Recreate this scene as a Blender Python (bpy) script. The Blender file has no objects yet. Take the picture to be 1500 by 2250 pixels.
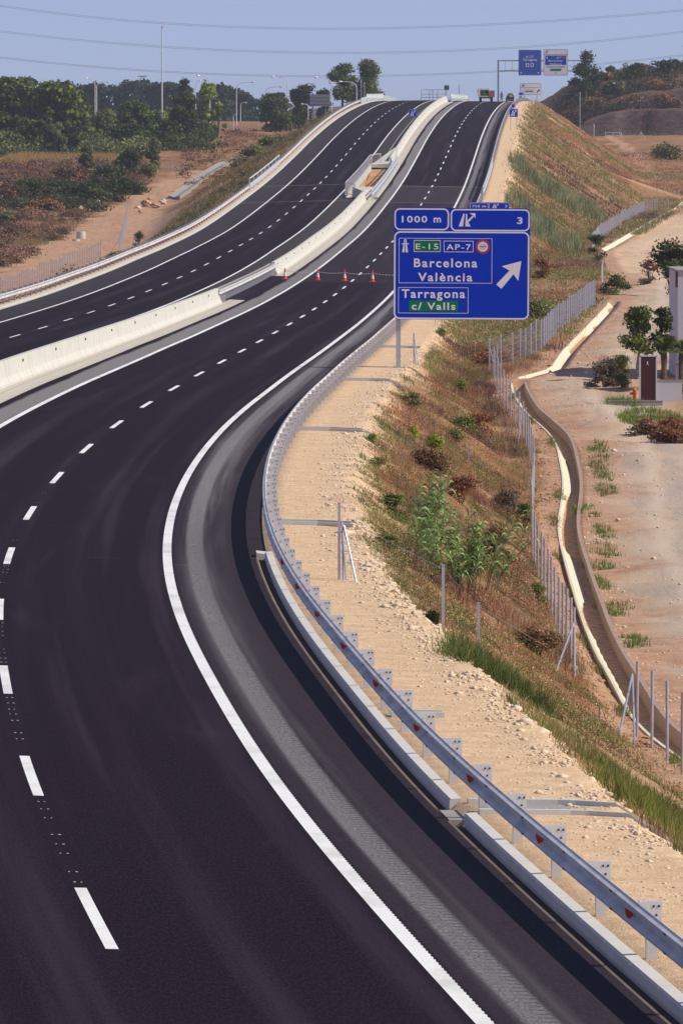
import bpy, math, random
import numpy as np
rng = np.random.default_rng(7); random.seed(7)
R = math.radians
sc = bpy.context.scene
# ---------------------------------------------------------------- camera
cd = bpy.data.cameras.new('camera'); cam = bpy.data.objects.new('camera', cd)
sc.collection.objects.link(cam); sc.camera = cam
cam.location = (0, 0, 10); cam.rotation_euler = (R(90 - 3.370), 0, 0)
cd.sensor_fit = 'VERTICAL'; cd.sensor_height = 36.0; cd.lens = 14010.2 / 2250 * 36
cd.clip_start = 1.0; cd.clip_end = 30000
# ---------------------------------------------------------------- sky and sun
SUN_EL, SUN_AZ = 41.0, -12.0          # elevation; degrees from +X towards +Y
w = bpy.data.worlds.new('World'); sc.world = w; w.use_nodes = True
nt = w.node_tree; nt.nodes.clear()
sky = nt.nodes.new('ShaderNodeTexSky'); sky.sky_type = 'NISHITA'; sky.sun_disc = False
sky.sun_elevation = R(SUN_EL); sky.sun_rotation = R(90 - SUN_AZ)
sky.altitude = 100; sky.air_density = 1.0; sky.dust_density = 0.4; sky.ozone_density = 1.2
mul = nt.nodes.new('ShaderNodeMix'); mul.data_type = 'RGBA'; mul.blend_type = 'MULTIPLY'
mul.inputs[0].default_value = 1.0; mul.inputs[7].default_value = (1.50, 1.22, 1.30, 1)
bg = nt.nodes.new('ShaderNodeBackground'); bg.inputs[1].default_value = 0.11
ow = nt.nodes.new('ShaderNodeOutputWorld')
tc = nt.nodes.new('ShaderNodeTexCoord'); sx = nt.nodes.new('ShaderNodeSeparateXYZ'); cx_ = nt.nodes.new('ShaderNodeCombineXYZ')
mz = nt.nodes.new('ShaderNodeMath'); mz.operation = 'MULTIPLY_ADD'; mz.inputs[1].default_value = 1.9; mz.inputs[2].default_value = .16
nt.links.new(tc.outputs['Generated'], sx.inputs[0]); nt.links.new(sx.outputs[2], mz.inputs[0])
nt.links.new(sx.outputs[0], cx_.inputs[0]); nt.links.new(sx.outputs[1], cx_.inputs[1]); nt.links.new(mz.outputs[0], cx_.inputs[2])
nt.links.new(cx_.outputs[0], sky.inputs[0])
nt.links.new(sky.outputs[0], mul.inputs[6]); nt.links.new(mul.outputs[2], bg.inputs[0]); nt.links.new(bg.outputs[0], ow.inputs[0])
sl = bpy.data.lights.new('sun', 'SUN'); sl.energy = 4.6; sl.angle = R(0.5); sl.color = (1.0, 0.92, 0.79)
so = bpy.data.objects.new('sun', sl); sc.collection.objects.link(so)
from mathutils import Vector, Matrix
SD = Vector((math.cos(R(SUN_EL)) * math.cos(R(SUN_AZ)), math.cos(R(SUN_EL)) * math.sin(R(SUN_AZ)), math.sin(R(SUN_EL))))
so.rotation_euler = SD.to_track_quat('Z', 'Y').to_euler(); so.location = (60, 0, 60)
sc.view_settings.view_transform = 'Standard'; sc.view_settings.look = 'None'
sc.view_settings.gamma = 1; sc.view_settings.exposure = 0.0
sc.render.engine = 'CYCLES'
#GEO-BEGIN
NODES=[ (9.38,-9.60,0.471,0.0427),(6.34,7.13,0.557,0.0427),(3.60,23.91,0.642,0.0427),(1.14,40.73,0.727,0.0427),(-1.02,57.59,0.812,0.0427),(-2.89,74.49,0.842,0.0391),(-4.47,91.45,0.815,0.0384),(-5.71,108.14,0.777,0.0280),(-6.72,125.14,0.713,0.0270),(-7.42,142.22,0.646,0.0270),(-7.79,159.35,0.590,0.0274),(-7.88,176.55,0.557,0.0287),(-7.74,193.50,0.536,0.0315),(-7.42,210.63,0.500,0.0352),(-6.96,227.67,0.439,0.0378),(-6.42,244.63,0.356,0.0422),(-5.83,261.69,0.267,0.0386),(-5.22,278.66,0.174,0.0383),(-4.61,295.71,0.077,0.0418),(-4.01,312.63,-0.020,0.0399),(-3.42,329.62,-0.109,0.0395),(-2.82,346.62,-0.183,0.0397),(-2.22,363.60,-0.240,0.0353),(-1.62,380.64,-0.275,0.0308),(-1.02,397.60,-0.282,0.0270),(-0.42,414.61,-0.255,0.0222),(0.18,431.64,-0.197,0.0163),(0.77,448.63,-0.111,0.0107),(1.36,465.60,0.004,0.0050),(1.96,482.59,0.150,0.0012),(2.57,499.60,0.329,-0.0022),(3.18,516.63,0.530,-0.0054),(3.79,533.63,0.741,-0.0073),(4.40,550.56,0.955,-0.0091),(5.02,567.54,1.192,-0.0085),(5.65,584.52,1.478,-0.0052),(6.27,601.50,1.819,-0.0019),(6.89,618.47,2.209,0.0014),(7.52,635.45,2.637,0.0047),(8.14,652.43,3.087,0.0078),(8.76,669.40,3.551,0.0104),(9.37,686.37,4.032,0.0127),(9.97,703.33,4.536,0.0148),(10.56,720.32,5.072,0.0164),(11.14,737.30,5.633,0.0174),(11.71,754.25,6.219,0.0185),(12.29,771.23,6.835,0.0195),(12.87,788.21,7.477,0.0203),(13.46,805.19,8.136,0.0210),(14.04,822.17,8.801,0.0218),(14.63,839.17,9.453,0.0223),(15.23,856.14,10.075,0.0217),(15.84,873.12,10.665,0.0212),(16.44,890.11,11.224,0.0208),(17.05,907.09,11.754,0.0203),(17.67,924.08,12.255,0.0193),(18.28,941.07,12.728,0.0183),(18.91,958.05,13.174,0.0172),(19.55,975.03,13.603,0.0162),(20.22,992.03,14.017,0.0152),(20.90,1009.02,14.413,0.0144),(21.59,1026.01,14.785,0.0139),(22.30,1042.99,15.129,0.0133),(23.03,1059.98,15.446,0.0126),(23.76,1076.97,15.713,0.0126),(24.50,1093.95,15.928,0.0126),(25.25,1110.94,16.092,0.0126),(26.01,1127.92,16.206,0.0126),(26.78,1144.90,16.268,0.0126),(27.55,1161.88,16.279,0.0126),(28.34,1178.86,16.239,0.0126),(29.14,1195.85,16.149,0.0126),(29.94,1212.83,16.007,0.0126),(30.75,1229.81,15.814,0.0126),(31.57,1246.79,15.570,0.0126),(32.40,1263.77,15.276,0.0126),(33.24,1280.75,14.936,0.0126),(34.09,1297.73,14.596,0.0126),(34.95,1314.70,14.256,0.0126),(35.81,1331.68,13.916,0.0126),(36.69,1348.66,13.576,0.0126),(37.57,1365.64,13.236,0.0126),(38.47,1382.61,12.896,0.0126),(39.37,1399.59,12.556,0.0126),(40.28,1416.56,12.216,0.0126),(41.20,1433.54,11.876,0.0126),(42.13,1450.51,11.536,0.0126),(43.06,1467.49,11.196,0.0126),(44.01,1484.46,10.856,0.0126),(44.96,1501.44,10.516,0.0126) ]
LCT= [[180.0, 208.0, 236.0, 264.0, 292.0, 320.0, 348.0, 376.0, 404.0, 432.0, 460.0, 488.0, 516.0, 544.0, 572.0, 600.0, 628.0, 656.0, 684.0, 712.0, 740.0, 768.0, 796.0, 824.0, 852.0, 880.0, 908.0, 936.0, 964.0, 992.0, 1020.0], [0.194, 0.16, 0.126, 0.095, 0.089, 0.089, 0.082, 0.078, 0.058, 0.028, 0.026, 0.03, 0.039, 0.061, 0.094, 0.131, 0.162, 0.169, 0.156, 0.13, 0.097, 0.067, 0.047, 0.042, 0.056, 0.084, 0.119, 0.153, 0.177, 0.189, 0.181], [-0.027, -0.027, -0.027, -0.025, -0.024, -0.022, -0.019, -0.018, -0.009, -0.008, -0.007, -0.021, -0.026, -0.032, -0.031, -0.029, -0.028, -0.027, -0.026, -0.026, -0.024, -0.024, -0.023, -0.023, -0.021, -0.019, -0.018, -0.017, -0.016, -0.016, -0.014]]

NODES = np.array(NODES); LCT = np.array(LCT)
S0 = -51.0
def _cr(V, s):
    n = len(V); u = (np.atleast_1d(np.asarray(s, float)) - S0) / 17.0
    i = np.clip(np.floor(u).astype(int), 0, n - 2); t = u - i
    t = t[:, None] if V.ndim > 1 else t
    g = lambda k: V[np.clip(k, 0, n - 1)]
    p1, p2 = g(i), g(i + 1)
    m0 = (i > 0); m3 = (i < n - 2)
    if V.ndim > 1: m0 = m0[:, None]; m3 = m3[:, None]
    p0 = np.where(m0, g(i - 1), 2 * p1 - p2); p3 = np.where(m3, g(i + 2), 2 * p2 - p1)
    c = .5 * (2 * p1 + (p2 - p0) * t + (2 * p0 - 5 * p1 + 4 * p2 - p3) * t ** 2 + (3 * p1 - p0 - 3 * p2 + p3) * t ** 3)
    return np.where((t < 0) | (t > 1), p1 + (p2 - p1) * t, c)
SS = np.arange(-80, 1500, 1.0)
CC = _cr(NODES[:, :3], SS); EE = _cr(NODES[:, 3], SS)
_k = np.exp(-np.linspace(-2, 2, 13) ** 2); _k /= _k.sum()
for _c in (0, 2):
    _p = np.concatenate([2 * CC[0, _c] - CC[6:0:-1, _c], CC[:, _c], 2 * CC[-1, _c] - CC[-2:-8:-1, _c]])
    CC[:, _c] = np.convolve(_p, _k, 'valid')
_T = np.gradient(CC, axis=0); HD = _T[:, :2] / np.linalg.norm(_T[:, :2], axis=1)[:, None]
NR = np.stack([HD[:, 1], -HD[:, 0]], 1)
def _it(s, V): return np.interp(s, SS, V)
def xy(s, t):
    return _it(s, CC[:, 0]) + _it(s, NR[:, 0]) * t, _it(s, CC[:, 1]) + _it(s, NR[:, 1]) * t
def st(x, y):
    x = np.asarray(x, float); y = np.asarray(y, float)
    s = np.interp(y, CC[:, 1], SS)
    for _ in range(3):
        dx = x - _it(s, CC[:, 0]); dy = y - _it(s, CC[:, 1])
        s = np.clip(s + dx * _it(s, HD[:, 0]) + dy * _it(s, HD[:, 1]), SS[0], SS[-1])
    dx = x - _it(s, CC[:, 0]); dy = y - _it(s, CC[:, 1])
    return s, dx * _it(s, NR[:, 0]) + dy * _it(s, NR[:, 1])
def zroad(s, t):
    s = np.asarray(s, float); t = np.asarray(t, float)
    z0 = _it(s, CC[:, 2]); zr = z0 - _it(s, EE) * t
    zl = z0 + np.interp(s, LCT[0], LCT[1]) - np.interp(s, LCT[0], LCT[2]) * (t + 12.5)
    b = np.clip((-5.2 - t) / 1.6, 0, 1)
    return zr * (1 - b) + zl * b
def sstep(a, b, v):
    u = np.clip((np.asarray(v, float) - a) / (b - a), 0, 1); return u * u * (3 - 2 * u)
_NR = np.array([(0, -1.2), (60, -1.7), (122, -2.4), (166, -4), (210, -4), (235, -3.5), (265, -2.5), (298, -1.2), (350, -.9), (640, -.9), (900, -.3), (1000, 1.5), (1100, 5), (1180, 8.5), (1250, 10), (1400, 12), (2500, 12), (7000, 14)], float)
_NL = np.array([(0, -3), (450, -3.3), (560, -3.3), (780, -2), (860, -1), (900, -.3), (970, 3), (1000, 4.3), (1100, 7), (1250, 10), (1400, 13), (1600, 14), (2500, 15), (7000, 14)], float)
def vnoise(x, y, f, seed=0):
    x = np.asarray(x, float) * f + seed * 17.3; y = np.asarray(y, float) * f - seed * 9.1
    xi = np.floor(x); yi = np.floor(y); u = x - xi; v = y - yi; u = u * u * (3 - 2 * u); v = v * v * (3 - 2 * v)
    def h(a, b):
        q = np.sin(a * 127.1 + b * 311.7 + seed * 74.7) * 43758.5453; return q - np.floor(q)
    return (h(xi, yi) * (1 - u) + h(xi + 1, yi) * u) * (1 - v) + (h(xi, yi + 1) * (1 - u) + h(xi + 1, yi + 1) * u) * v
# drainage channel beside the dirt track (depth y, x of its left edge)
DITCH = np.array([(60, 8.6), (100, 8.0), (139, 6.6), (178, 6.8), (198, 7.1), (224, 7.6), (243, 8.5), (265, 8.9), (280, 7.9), (299, 7.7), (305, 9.9), (328, 11.3), (351, 13.0), (413, 17.2), (480, 20.5), (611, 24.8), (873, 44.5), (960, 52)], float)
DW = 0.64    # clear width
_dy = np.arange(50, 970, 2.0); _dx = np.interp(_dy, DITCH[:, 0], DITCH[:, 1]); _dk = np.hanning(11); _dk /= _dk.sum()
_dx = np.convolve(np.pad(_dx, 5, 'edge'), _dk, 'valid')
def ditch_x(y): return np.interp(y, _dy, _dx)
def verge(s): return 8.15 + 0.5 * (vnoise(s, 0, .07, 3) - .5)
PIT = (627.0, 718.0)
def natural(x, y):
    s, t = st(x, y)
    r = np.interp(y, _NR[:, 0], _NR[:, 1]) + .0 * x
    l = np.interp(y, _NL[:, 0], _NL[:, 1]) + .0 * x
    b = sstep(-30, 20, t)
    z = l * (1 - b) + r * b
    nd = np.clip((np.abs(x - ditch_x(y) - DW / 2) - .9) / 2.5, 0, 1) + (y > 970)
    return z + ((vnoise(x, y, .08, 1) - .5) * .35 + (vnoise(x, y, .6, 2) - .5) * .08) * np.minimum(nd, 1)
def terrain(x, y, ditch=True):
    x = np.asarray(x, float); y = np.asarray(y, float)
    s, t = st(x, y); n = natural(x, y)
    tv = verge(s); tl = -20.3
    tr = np.clip(t, tl, tv)
    zp = zroad(s, np.clip(t, -19.0, 5.7)) + np.where(t > 5.84, .10 - .02 * (tr - 5.95), 0) + np.where(t < -18.9, .06, 0)
    zp = zp - .17 * ((t > -19.0) & (t < 5.73))
    over = np.maximum(t - tv, 0) + np.maximum(tl - t, 0)
    k = np.where(t > 0, 1 / 1.5, 1 / 1.75)
    bank = (vnoise(s, t, .35, 5) - .5) * .45 * sstep(0.3, 2.5, over) * np.clip((np.abs(x - ditch_x(y) - DW / 2) - .6) / 1.5, 0, 1)
    z = np.where(over > 0, np.clip(n, zp - over * k, zp + over * k), zp) + bank * (over > 0)
    fin = sstep(1300, 1420, y); z = z * (1 - fin) + n * fin
    if ditch:
        dx = ditch_x(y)
        a = (y > 60) & (y < 960)
        z = np.where(a & (x > dx + .02) & (x < dx + DW - .02), z - .75, z)
    return z
#GEO-END
# ---------------------------------------------------------------- helpers
COL = sc.collection
def link(o, parent=None):
    COL.objects.link(o)
    if parent is not None: o.parent = parent
    return o
def tag(o, label=None, cat=None, group=None, kind=None):
    if label: o['label'] = label
    if cat: o['category'] = cat
    if group: o['group'] = group
    if kind: o['kind'] = kind
    return o
def empty(name, loc=(0, 0, 0), rz=0.0, label=None, cat=None, group=None):
    o = bpy.data.objects.new(name, None); o.location = loc; o.rotation_euler = (0, 0, rz); o.empty_display_size = .2
    return tag(link(o), label, cat, group)
def copy_tree(o, parent=None):
    c = o.copy(); link(c, parent)
    for ch in o.children: copy_tree(ch, c)
    return c
class MB:
    """collects faces, builds ONE mesh object"""
    def __init__(s): s.v = []; s.f = []; s.m = []; s.n = 0
    def add(s, v, f, mi=0):
        b = s.n; s.v.extend([tuple(map(float, p)) for p in v]); s.n += len(v)
        s.f.extend([tuple(i + b for i in q) for q in f]); s.m.extend([mi] * len(f)); return s
    def box(s, x0, x1, y0, y1, z0, z1, mi=0, M=None):
        v = [(x, y, z) for z in (z0, z1) for y in (y0, y1) for x in (x0, x1)]
        if M is not None: v = [tuple(M @ Vector(p)) for p in v]
        return s.add(v, [(0, 2, 3, 1), (4, 5, 7, 6), (0, 1, 5, 4), (2, 6, 7, 3), (0, 4, 6, 2), (1, 3, 7, 5)], mi)
    def tube(s, p, q, r0, r1=None, n=8, mi=0, cap=True):
        p = Vector(p); q = Vector(q); r1 = r0 if r1 is None else r1
        d = (q - p).normalized(); a = d.orthogonal().normalized(); b = d.cross(a)
        v = []
        for c, r in ((p, r0), (q, r1)):
            for i in range(n):
                t = 2 * math.pi * i / n; v.append(c + (a * math.cos(t) + b * math.sin(t)) * r)
        f = [(i, (i + 1) % n, n + (i + 1) % n, n + i) for i in range(n)]
        if cap: f += [tuple(range(n - 1, -1, -1)), tuple(range(n, 2 * n))]
        return s.add(v, f, mi)
    def path(s, pts, rs, n=7, mi=0):
        pts = [Vector(p) for p in pts]
        if not hasattr(rs, '__len__'): rs = [rs] * len(pts)
        v = []; up = Vector((.3, .2, .9)).normalized()
        for i, c in enumerate(pts):
            d = (pts[min(i + 1, len(pts) - 1)] - pts[max(i - 1, 0)]).normalized()
            a = d.cross(up).normalized() if abs(d.dot(up)) < .98 else d.orthogonal().normalized(); b = d.cross(a)
            for k in range(n):
                t = 2 * math.pi * k / n; v.append(c + (a * math.cos(t) + b * math.sin(t)) * rs[i])
        f = []
        for i in range(len(pts) - 1):
            for k in range(n): f.append((i * n + k, i * n + (k + 1) % n, (i + 1) * n + (k + 1) % n, (i + 1) * n + k))
        f += [tuple(range(n - 1, -1, -1)), tuple(range((len(pts) - 1) * n, len(pts) * n))]
        return s.add(v, f, mi)
    def prism(s, poly, y0, y1, mi=0, M=None):
        """polygon in (x,z) extruded along y"""
        n = len(poly); v = [(p[0], y0, p[1]) for p in poly] + [(p[0], y1, p[1]) for p in poly]
        if M is not None: v = [tuple(M @ Vector(p)) for p in v]
        f = [tuple(range(n - 1, -1, -1)) if False else tuple(range(n)), tuple(range(2 * n - 1, n - 1, -1))] + [(i, n + i, n + (i + 1) % n, (i + 1) % n) for i in range(n)]
        return s.add(v, f, mi)
    def lathe(s, prof, c=(0, 0, 0), n=16, mi=0):
        v = []; 
        for r, z in prof:
            for k in range(n):
                t = 2 * math.pi * k / n; v.append((c[0] + r * math.cos(t), c[1] + r * math.sin(t), c[2] + z))
        f = []
        for i in range(len(prof) - 1):
            for k in range(n): f.append((i * n + k, i * n + (k + 1) % n, (i + 1) * n + (k + 1) % n, (i + 1) * n + k))
        f += [tuple(range(n - 1, -1, -1)), tuple(range((len(prof) - 1) * n, len(prof) * n))]
        return s.add(v, f, mi)
    def build(s, name, mats, parent=None, smooth=False, loc=None):
        if not isinstance(mats, (list, tuple)): mats = [mats]
        me = bpy.data.meshes.new(name); me.from_pydata(s.v, [], s.f)
        for m in mats: me.materials.append(m)
        if len(mats) > 1: me.polygons.foreach_set('material_index', s.m)
        if smooth: me.polygons.foreach_set('use_smooth', [True] * len(s.f))
        me.update(); o = bpy.data.objects.new(name, me)
        if loc is not None: o.location = loc
        return link(o, parent)
def npmesh(name, V, F, mat, parent=None, smooth=False, col=None, colname='tint', uv=None):
    """V (n,3) array, F (m,k) array of one polygon size"""
    V = np.ascontiguousarray(V, dtype=np.float32); F = np.ascontiguousarray(F, dtype=np.int32)
    me = bpy.data.meshes.new(name); me.vertices.add(len(V)); me.vertices.foreach_set('co', V.ravel())
    k = F.shape[1]; me.loops.add(F.size); me.loops.foreach_set('vertex_index', F.ravel())
    me.polygons.add(len(F)); me.polygons.foreach_set('loop_start', np.arange(0, F.size, k, dtype=np.int32))
    me.polygons.foreach_set('loop_total', np.full(len(F), k, dtype=np.int32))
    if smooth: me.polygons.foreach_set('use_smooth', np.ones(len(F), dtype=bool))
    if col is not None:
        a = me.color_attributes.new(colname, 'FLOAT_COLOR', 'POINT')
        a.data.foreach_set('color', np.ascontiguousarray(col, dtype=np.float32).ravel())
    if uv is not None:
        u = me.uv_layers.new(name='st'); u.data.foreach_set('uv', np.ascontiguousarray(uv[F.ravel()], dtype=np.float32).ravel())
    for m in (mat if isinstance(mat, (list, tuple)) else [mat]): me.materials.append(m)
    me.update(calc_edges=True); me.validate()
    o = bpy.data.objects.new(name, me)
    return link(o, parent)
# ---- node helper
class G:
    def __init__(s, name):
        s.m = bpy.data.materials.new(name); s.m.use_nodes = True; s.t = s.m.node_tree; s.n = s.t.nodes
        s.p = s.n['Principled BSDF']
    def new(s, k, **kw):
        n = s.n.new(k)
        for a, b in kw.items(): setattr(n, a, b)
        return n
    def L(s, a, b): s.t.links.new(a, b)
    def put(s, sock, v):
        if hasattr(v, 'is_output') or isinstance(v, bpy.types.NodeSocket): s.L(v, sock)
        else: sock.default_value = v
    def math(s, op, a, b=0.0, c=0.0, clamp=False):
        n = s.new('ShaderNodeMath', operation=op, use_clamp=clamp)
        for i, v in enumerate((a, b, c)): s.put(n.inputs[i], v)
        return n.outputs[0]
    def noise(s, scale, vec=None, detail=4, rough=.6, dist=0.0):
        n = s.new('ShaderNodeTexNoise'); n.inputs['Scale'].default_value = scale; n.inputs['Detail'].default_value = detail
        n.inputs['Roughness'].default_value = rough; n.inputs['Distortion'].default_value = dist
        s.L(vec if vec is not None else s.obj(), n.inputs['Vector']); return n.outputs['Fac']
    def vor(s, scale, vec=None, out='Distance'):
        n = s.new('ShaderNodeTexVoronoi'); n.inputs['Scale'].default_value = scale
        s.L(vec if vec is not None else s.obj(), n.inputs['Vector']); return n.outputs[out]
    def obj(s):
        if not hasattr(s, '_o'): s._o = s.new('ShaderNodeTexCoord').outputs['Object']
        return s._o
    def smooth(s, v, a, b):
        n = s.new('ShaderNodeMapRange', interpolation_type='SMOOTHSTEP'); s.put(n.inputs[0], v)
        s.put(n.inputs[1], a); s.put(n.inputs[2], b); return n.outputs[0]
    def mix(s, f, a, b, mode='MIX'):
        n = s.new('ShaderNodeMix', data_type='RGBA', blend_type=mode)
        s.put(n.inputs[0], f)
        for i, v in ((6, a), (7, b)): s.put(n.inputs[i], (*v, 1) if isinstance(v, tuple) and len(v) == 3 else v)
        return n.outputs[2]
    def map(s, vec, scale):
        n = s.new('ShaderNodeVectorMath', operation='MULTIPLY'); s.L(vec, n.inputs[0]); n.inputs[1].default_value = scale; return n.outputs[0]
    def bump(s, h, strength=.3, dist=.02):
        n = s.new('ShaderNodeBump'); n.inputs['Strength'].default_value = strength; n.inputs['Distance'].default_value = dist
        s.L(h, n.inputs['Height']); s.L(n.outputs[0], s.p.inputs['Normal'])
    def done(s, col, rough=.8, metal=0.0, spec=.5):
        s.put(s.p.inputs['Base Color'], (*col, 1) if isinstance(col, tuple) and len(col) == 3 else col)
        s.put(s.p.inputs['Roughness'], rough); s.put(s.p.inputs['Metallic'], metal); s.p.inputs['Specular IOR Level'].default_value = spec
        return s.m
def plain(name, c, rough=.6, metal=0.0, var=.12, scale=3.0, spec=.5, var2=0.0):
    g = G(name); n = g.noise(scale, detail=7)
    d = tuple(x * (1 - var) for x in c); l = tuple(min(x * (1 + var), 1) for x in c)
    return g.done(g.mix(g.smooth(n, .3, .7), d, l), rough, metal, spec)
STEEL = plain('galvanised_steel', (.69, .655, .64), .5, .2, .2, 1.3)
STEEL_D = plain('dull_galvanised_steel', (.42, .43, .46), .5, .5, .15, 3.0)
BOLT = plain('dark_bolt', (.04, .04, .045), .5, .6)
RED = plain('red_reflector', (.80, .07, .02), .35, 0, .15, 30)
BLACK = plain('black_paint', (.015, .015, .018), .5)
WHITE = plain('white_paint', (.78, .77, .74), .5, 0, .05)
GREY = plain('grey_paint', (.27, .27, .29), .6)
SBLUE = plain('sign_blue', (.000, .034, .50), .5, 0, .04, 1.0, .08)
SWHITE = plain('sign_white', (.82, .78, .80), .45, 0, .03, 1.0, .1)
SGREEN = plain('sign_green', (.0, .19, .07), .45, 0, .05, 1.0, .08)
SRED = plain('sign_red', (.50, .015, .02), .45, 0, .05)
def concrete(name, c, dirt=.5, sc_=1.0):
    g = G(name); a = g.noise(1.2 * sc_, detail=6); b = g.noise(14 * sc_, detail=5); s_ = g.noise(.35 * sc_, g.map(g.obj(), (1, 1, 6)), detail=4)
    col = g.mix(g.smooth(a, .35, .75), c, tuple(x * (1 - .22 * dirt) for x in c))
    col = g.mix(g.math('MULTIPLY', g.smooth(b, .55, .75), .35 * dirt), col, tuple(x * .55 for x in c))
    col = g.mix(g.math('MULTIPLY', g.smooth(s_, .55, .8), .3 * dirt), col, tuple(x * .62 for x in c))
    st_ = g.noise(1.0, g.map(g.obj(), (1.1, 1.1, .12)), 5, .75); col = g.mix(g.math('MULTIPLY', g.smooth(st_, .60, .78), .13 * dirt), col, tuple(x * .55 for x in c))
    g.bump(b, .25, .01); return g.done(col, .85, 0, .3)
CONC = concrete('concrete_pale', (.60, .585, .52), .55)
CONC_K = concrete('kerb_concrete', (.56, .56, .52), .5, 2)
CONC_D = concrete('old_concrete', (.42, .30, .24), 1.0)
CONC_G = concrete('grey_concrete', (.36, .34, .32), 1.0)
ROCK = concrete('limestone', (.72, .58, .42), .8, 2)
def sweep(prof, sa, sb, step=2.0, tref=0.0, closed=True, tfun=None, zfun=None):
    """profile [(t,h)] swept along the road -> V,F ; z from road surface at tref"""
    n = max(2, int(round((sb - sa) / step)) + 1); s = np.linspace(sa, sb, n); k = len(prof)
    V = np.zeros((n, k, 3)); off = tfun(s) if tfun else 0.0
    zb = (zfun(s) if zfun else zroad(s, tref + off))
    for j, (t, h) in enumerate(prof):
        V[:, j, 0], V[:, j, 1] = xy(s, t + off); V[:, j, 2] = zb + h
    F = []
    kk = k if closed else k - 1
    for i in range(n - 1):
        for j in range(kk):
            a = i * k + j; b = i * k + (j + 1) % k
            F.append((a, b, b + k, a + k))
    V = V.reshape(-1, 3); caps = []
    if closed: caps = [tuple(range(k - 1, -1, -1)), tuple(range((n - 1) * k, n * k))]
    return V, F, caps
def sweep_mb(mb, *a, mi=0, **k):
    V, F, c = sweep(*a, **k); mb.add(V, F + c, mi); return mb
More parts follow.
